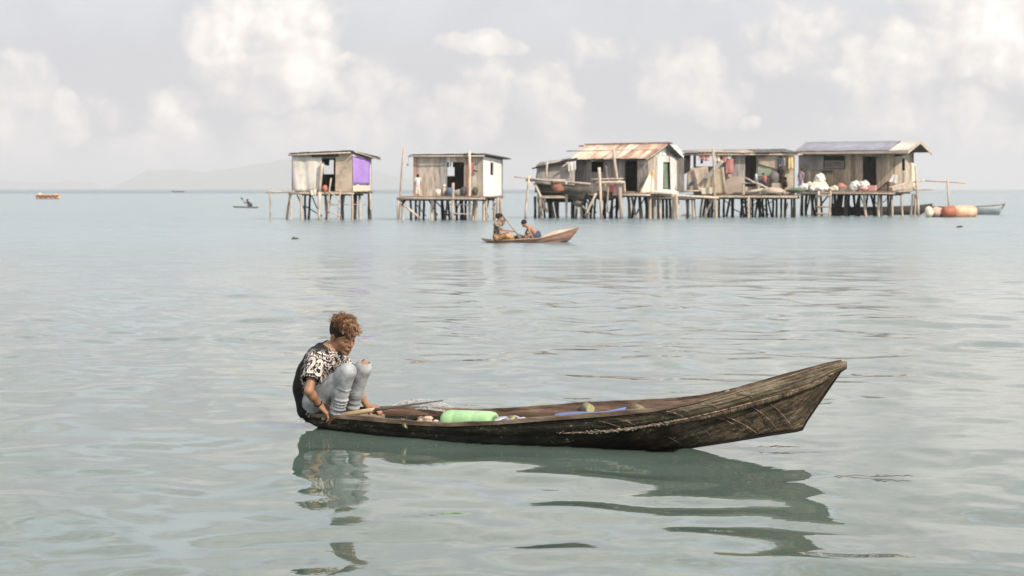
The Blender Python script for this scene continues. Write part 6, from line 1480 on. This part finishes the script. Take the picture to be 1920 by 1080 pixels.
MB().tube([Q(461, 383, -.12) - o_, Q(455, 374, -.12) - o_], .022, 6).obj('shaft', POLED, pd, True); MB().tube([Q(455, 374, -.12) - o_, Q(453.8, 372.5, -.12) - o_, Q(452, 370.5, -.12) - o_], [.03, .08, .04], 6).obj('blade', POLED, pd, True)
# --- boat on the horizon
YC = 900
small_canoe('canoe', 'speck of a boat with a red figure far out under the horizon', P(322, 361, 905), P(346, 361, 900), 1.3, [(0, .05, .7, .4), (.15, .6, .5, -.1), (.5, 1, .45, -.2), (.85, .6, .5, -.1), (1, .05, .8, .5)], M('slate_far_hull', [(.12, .10, .10)], var=0), POLED, floor=False)
def standing(px, py_foot, Y, hgt, face, arms=.05, turn=(1, 0)):
    f = P(px, py_foot, Y); k = hgt / 1.6; s = Vector((-face[1], face[0], 0)).normalized() if (face[0] or face[1]) else Vector((1, 0, 0)); F3 = Vector((face[0], face[1], 0)).normalized()
    p = lambda fw, sd, z: f + F3 * fw * k + s * sd * k + Vector((0, 0, z * k))
    return dict(pel=p(0, 0, .85), che=p(.01, 0, 1.14), shR=p(0, -.17, 1.28), shL=p(0, .17, 1.28), head=p(.03, 0, 1.45), face=(face[0], face[1], -.15), elR=p(arms, -.24, 1.02), wrR=p(arms * 3, -.2, .82), elL=p(arms, .24, 1.02), wrL=p(arms * 3, .2, .82),
                hiR=p(0, -.09, .82), hiL=p(0, .09, .82), knR=p(.04, -.10, .44), knL=p(.02, .10, .44), anR=p(0, -.11, .07), anL=p(0, .11, .07), toR=p(.14, -.12, .03), toL=p(.14, .12, .03))
def seated(px, py_seat, Y, hgt, face, lean=.05):
    """sitting on a deck with the knees drawn up; hgt is the sitting height"""
    f = P(px, py_seat, Y); k = hgt / .82; F3 = Vector((face[0], face[1], 0)).normalized(); s = Vector((-F3.y, F3.x, 0))
    p = lambda fw, sd, z: f + F3 * fw * k + s * sd * k + Vector((0, 0, z * k))
    return dict(pel=p(0, 0, .11), che=p(.04 + lean, 0, .40), shR=p(.05 + lean, -.17, .53), shL=p(.05 + lean, .17, .53), head=p(.10 + lean, 0, .70), face=(face[0], face[1], -.3), elR=p(.18, -.24, .38), wrR=p(.36, -.14, .40), elL=p(.18, .24, .38), wrL=p(.36, .14, .40),
                hiR=p(.02, -.1, .10), hiL=p(.02, .1, .10), knR=p(.36, -.14, .42), knL=p(.36, .14, .42), anR=p(.36, -.13, .06), anL=p(.36, .13, .06), toR=p(.50, -.14, .03), toL=p(.50, .14, .03))
figure('person in red standing in the speck of a boat under the horizon', standing(330, 360.3, 902, 1.6, (1, -.3)), [('red_shirt', 'shirt', CLOTH_RED), ('red_trousers', 'trousers', CLOTH_RED)], .05)
# --- people on the decks
G_P = 'people on the hut decks'
Yd = H2.world(H2.px(783, 367, -.45)).y
figure('person in a white shirt standing at the left end of the white sided hut', standing(783.5, 366.5, Yd, 1.13, (-.3, .95)), [('white_shirt', 'shirt', CLOTH_W), ('beige_trousers', 'trousers', TARP_BEIGE)], .022, group=G_P, sc=.88)
Yd = H4.world(H4.px(1435, 350, -.4)).y
figure('person in a coral shirt, small child sitting before the green board', seated(1434, 348.5, Yd, .76, (-.6, -.5)), [('coral_shirt', 'shirt', CLOTH_CORAL), ('dark_trousers', 'trousers', CLOTH_NAVY)], .022, group=G_P, sc=.85)
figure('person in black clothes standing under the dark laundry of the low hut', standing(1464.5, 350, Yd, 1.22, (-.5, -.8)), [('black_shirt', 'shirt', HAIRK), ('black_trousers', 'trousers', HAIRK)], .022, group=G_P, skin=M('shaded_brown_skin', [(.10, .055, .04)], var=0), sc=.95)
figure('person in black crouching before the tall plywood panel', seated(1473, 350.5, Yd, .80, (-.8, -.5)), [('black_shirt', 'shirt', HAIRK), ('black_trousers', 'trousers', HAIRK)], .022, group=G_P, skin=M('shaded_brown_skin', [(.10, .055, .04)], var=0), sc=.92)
VIO = M('violet_print_cloth', [(.13, .11, .24), (.30, .24, .34), (.50, .38, .36)], scale=10, var=0, contrast=(.38, .62))
Yd = H5.world(H5.px(1502, 357, -1.0)).y
figure('person in violet print clothes standing by the white sacks between the two huts', standing(1502, 357.5, Yd, 1.36, (-.5, -.6)), [('violet_shirt', 'shirt', VIO), ('violet_skirt', 'skirt', VIO)], .022, group=G_P, sc=.95)

# ------------------------------------------------------------------ drums, boats and floats around the huts
ORA = M('faded_orange_plastic', [(.50, .23, .14), (.62, .36, .24), (.72, .52, .39)], scale=2.2, var=.04, rough=.55)
ORD = M('burnt_orange_plastic', [(.30, .10, .05), (.40, .16, .085)], scale=2.5, var=0, rough=.55)
def lying_drum(label, px0, px1, py, Y, r, mats, tiltz=0.0):
    a = P(px0, py, Y); b = P(px1, py, Y + tiltz); c = (a + b) / 2; d = (b - a); Lh = d.length; ang = math.atan2(d.y, d.x)
    root = empty('floating_drum', (c.x, c.y, c.z), ang, label, 'drum'); x = Lh / 2
    prof = [(-x, r * .55), (-x + .10, r * .80), (-x + .30, r * .95), (-x * .45, r), (-x * .42, r * 1.04), (-x * .38, r)]
    m = MB().tube([(p, 0, 0) for p, _ in prof], [q for _, q in prof], 20); m.obj('drum_end', mats[0], root, True)
    prof = [(-x * .38, r * .995), (-x * .05, r), (-x * .02, r * 1.035), (x * .02, r), (x * .45, r), (x * .48, r * 1.035), (x * .52, r), (x - .22, r * .97), (x - .06, r * .85), (x, r * .55)]
    m = MB().tube([(p, 0, 0) for p, _ in prof], [q for _, q in prof], 20); m.obj('drum_body', mats[1], root, True)
    return root
lying_drum('big faded orange drum floating on its side right of the board hut', 1768, 1828, 397.3, 109, .385, (ORD, ORA), .9)
g = MB().blob(P(1757, 399, 109.5), (.50, .42, .34), 71, .08); item('float', 'coral float with a grey patch lying against the big orange drum', 'float', g, M('coral_float', [(.50, .22, .16), (.60, .33, .26), (.42, .38, .38)], scale=1.6, var=0))
item('sack', 'cream sack floating at the left end of the orange drum', 'sack', MB().blob(P(1742, 398, 109), (.26, .26, .34), 73, .08), CLOTH_CREAM)
small_canoe('canoe', 'pale blue grey boat with tan rim moored behind the orange drum', P(1735, 398, 124), P(1884, 398, 119), 1.1, [(0, .05, scl(383, 123), .5), (.1, .5, scl(387, 123), .1), (.4, 1, scl(388, 122), -.1), (.8, .85, scl(386, 121), -.1), (.94, .45, scl(384, 120), .0), (1, .1, scl(383, 119), .75)], M('pale_blue_hull', [(.48, .52, .53), (.60, .63, .63)], scale=2, var=0), C2R, floor=False)
small_canoe('canoe', 'long dark boat moored under the stilts of the board hut', P(1562, 403, 117.5), P(1748, 403, 121.5), 1.3, [(0, .3, scl(388, 118), -.1), (.2, .9, scl(388.5, 118), -.2), (.6, 1, scl(388, 119), -.2), (.85, .6, scl(386, 120), -.1), (.95, .25, scl(383.5, 121), .2), (1, .03, scl(382, 121.5), .45)], M('dark_boat_hull', [(.02, .018, .016), (.05, .045, .04)], scale=2, var=0), M('dark_boat_rim', [(.09, .085, .07)], var=0), floor=False)
sc_ = small_canoe('canoe', 'old canoe with a rusty red inside stored on the lean-to platform', P(1034, 360, 102.9), P(1106, 360, 102.2), .95, [(0, .25, .72, .28), (.1, .7, .62, .10), (.35, 1, .52, -.02), (.7, .9, .45, -.05), (.9, .4, .42, .05), (1, .03, .44, .25)], M('grey_old_hull', [(.06, .053, .045), (.15, .13, .11)], scale=3, var=0), M('dark_rim', [(.10, .085, .07)], var=0), floor=False, z0=1.42)
item('rag_heap', 'rust red rag heap at the raised end of the stored canoe', 'rag', MB().blob(P(1047, 353.5, 102.3), (.34, .25, .24), 83, .1), M('rust_rag', [(.22, .085, .055), (.34, .15, .10)], scale=5, var=0))
# far orange pontoon at the left
pt = empty('pontoon', P(90, 372.5, 300), 0, 'far orange pontoon floating alone at the left under the horizon', 'pontoon'); pt.location.z = 0
for k in range(5):
    x = -1.62 + k * .81; MB().tube([(x - .34, 0, .28), (x - .30, 0, .28), (x + .30, 0, .28), (x + .34, 0, .28)], [.26, .36, .36, .26], 12).obj('drum', ORA, pt, True)
MB().bar((-2.0, -.1, .72), (2.0, -.1, .74), 1.0, .10).obj('pontoon_deck', M('orange_deck', [(.58, .34, .20), (.68, .46, .31)], scale=2, var=0), pt); MB().bar((-2.02, -.62, .62), (2.02, -.62, .62), .06, .1).obj('edge_rail', ORD, pt)
MB().blob((-1.3, -.1, .86), (.3, .3, .12), 3).obj('rope_coil', CLOTH_CREAM, pt, True); MB().bar((1.2, -.1, .84), (1.8, -.1, .84), .4, .12).obj('crate', ORA, pt)
# drifting weed and flotsam
WEED = M('dark_floating_weed', [(.05, .04, .03), (.13, .105, .075)], scale=9, var=.1)
item('flotsam', 'small dark drifting clump of weed in open water left of the brown canoe', 'weed', MB().blob(P(551, 447.5, 61.5), (.06, .08, .055), 91, .15).blob(P(556, 447.6, 61.4), (.075, .08, .035), 92, .15), WEED)
item('flotsam', 'dark drifting clump of weed below the big orange drum', 'weed', MB().blob(P(1799, 425, 80), (.15, .12, .035), 93, .15).bar(P(1797, 424.6, 80), P(1803, 423, 80), .03, .03), WEED)
rgw = np.random.default_rng(77)
def twigs(label, px, py, n, spread, ln):
    m = MB(); Y = FPX * CAMH / (py - HORIZ)
    for k in range(n):
        c = P(px + rgw.normal(0, spread), py + rgw.normal(0, 2.2), Y); c.z = .012; a = rgw.normal(0, .10); l = rgw.uniform(.4, 1.6) * ln
        e = Vector((math.cos(a) * l, math.sin(a) * l, 0)); m.tube([c - e, c + Vector((0, rgw.normal(0, .02), .006)), c + e], [.001, .0025, .001], 5)
    o = m.obj('twigs', WEED, None, True); tag(o, label, 'twigs', None, 'stuff')
twigs('thin brown weed strands drifting right of the bow below the canoe', 1648, 897, 9, 34, .05)
twigs('thin dark weed strands drifting under the bow of the black canoe', 1455, 842, 6, 36, .05)
twigs('thin brown weed strands drifting behind the bow', 1510, 752, 6, 34, .07)
twigs('dark weed specks drifting behind the blue plastic strip', 1122, 757, 5, 18, .05)
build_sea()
build_haze()
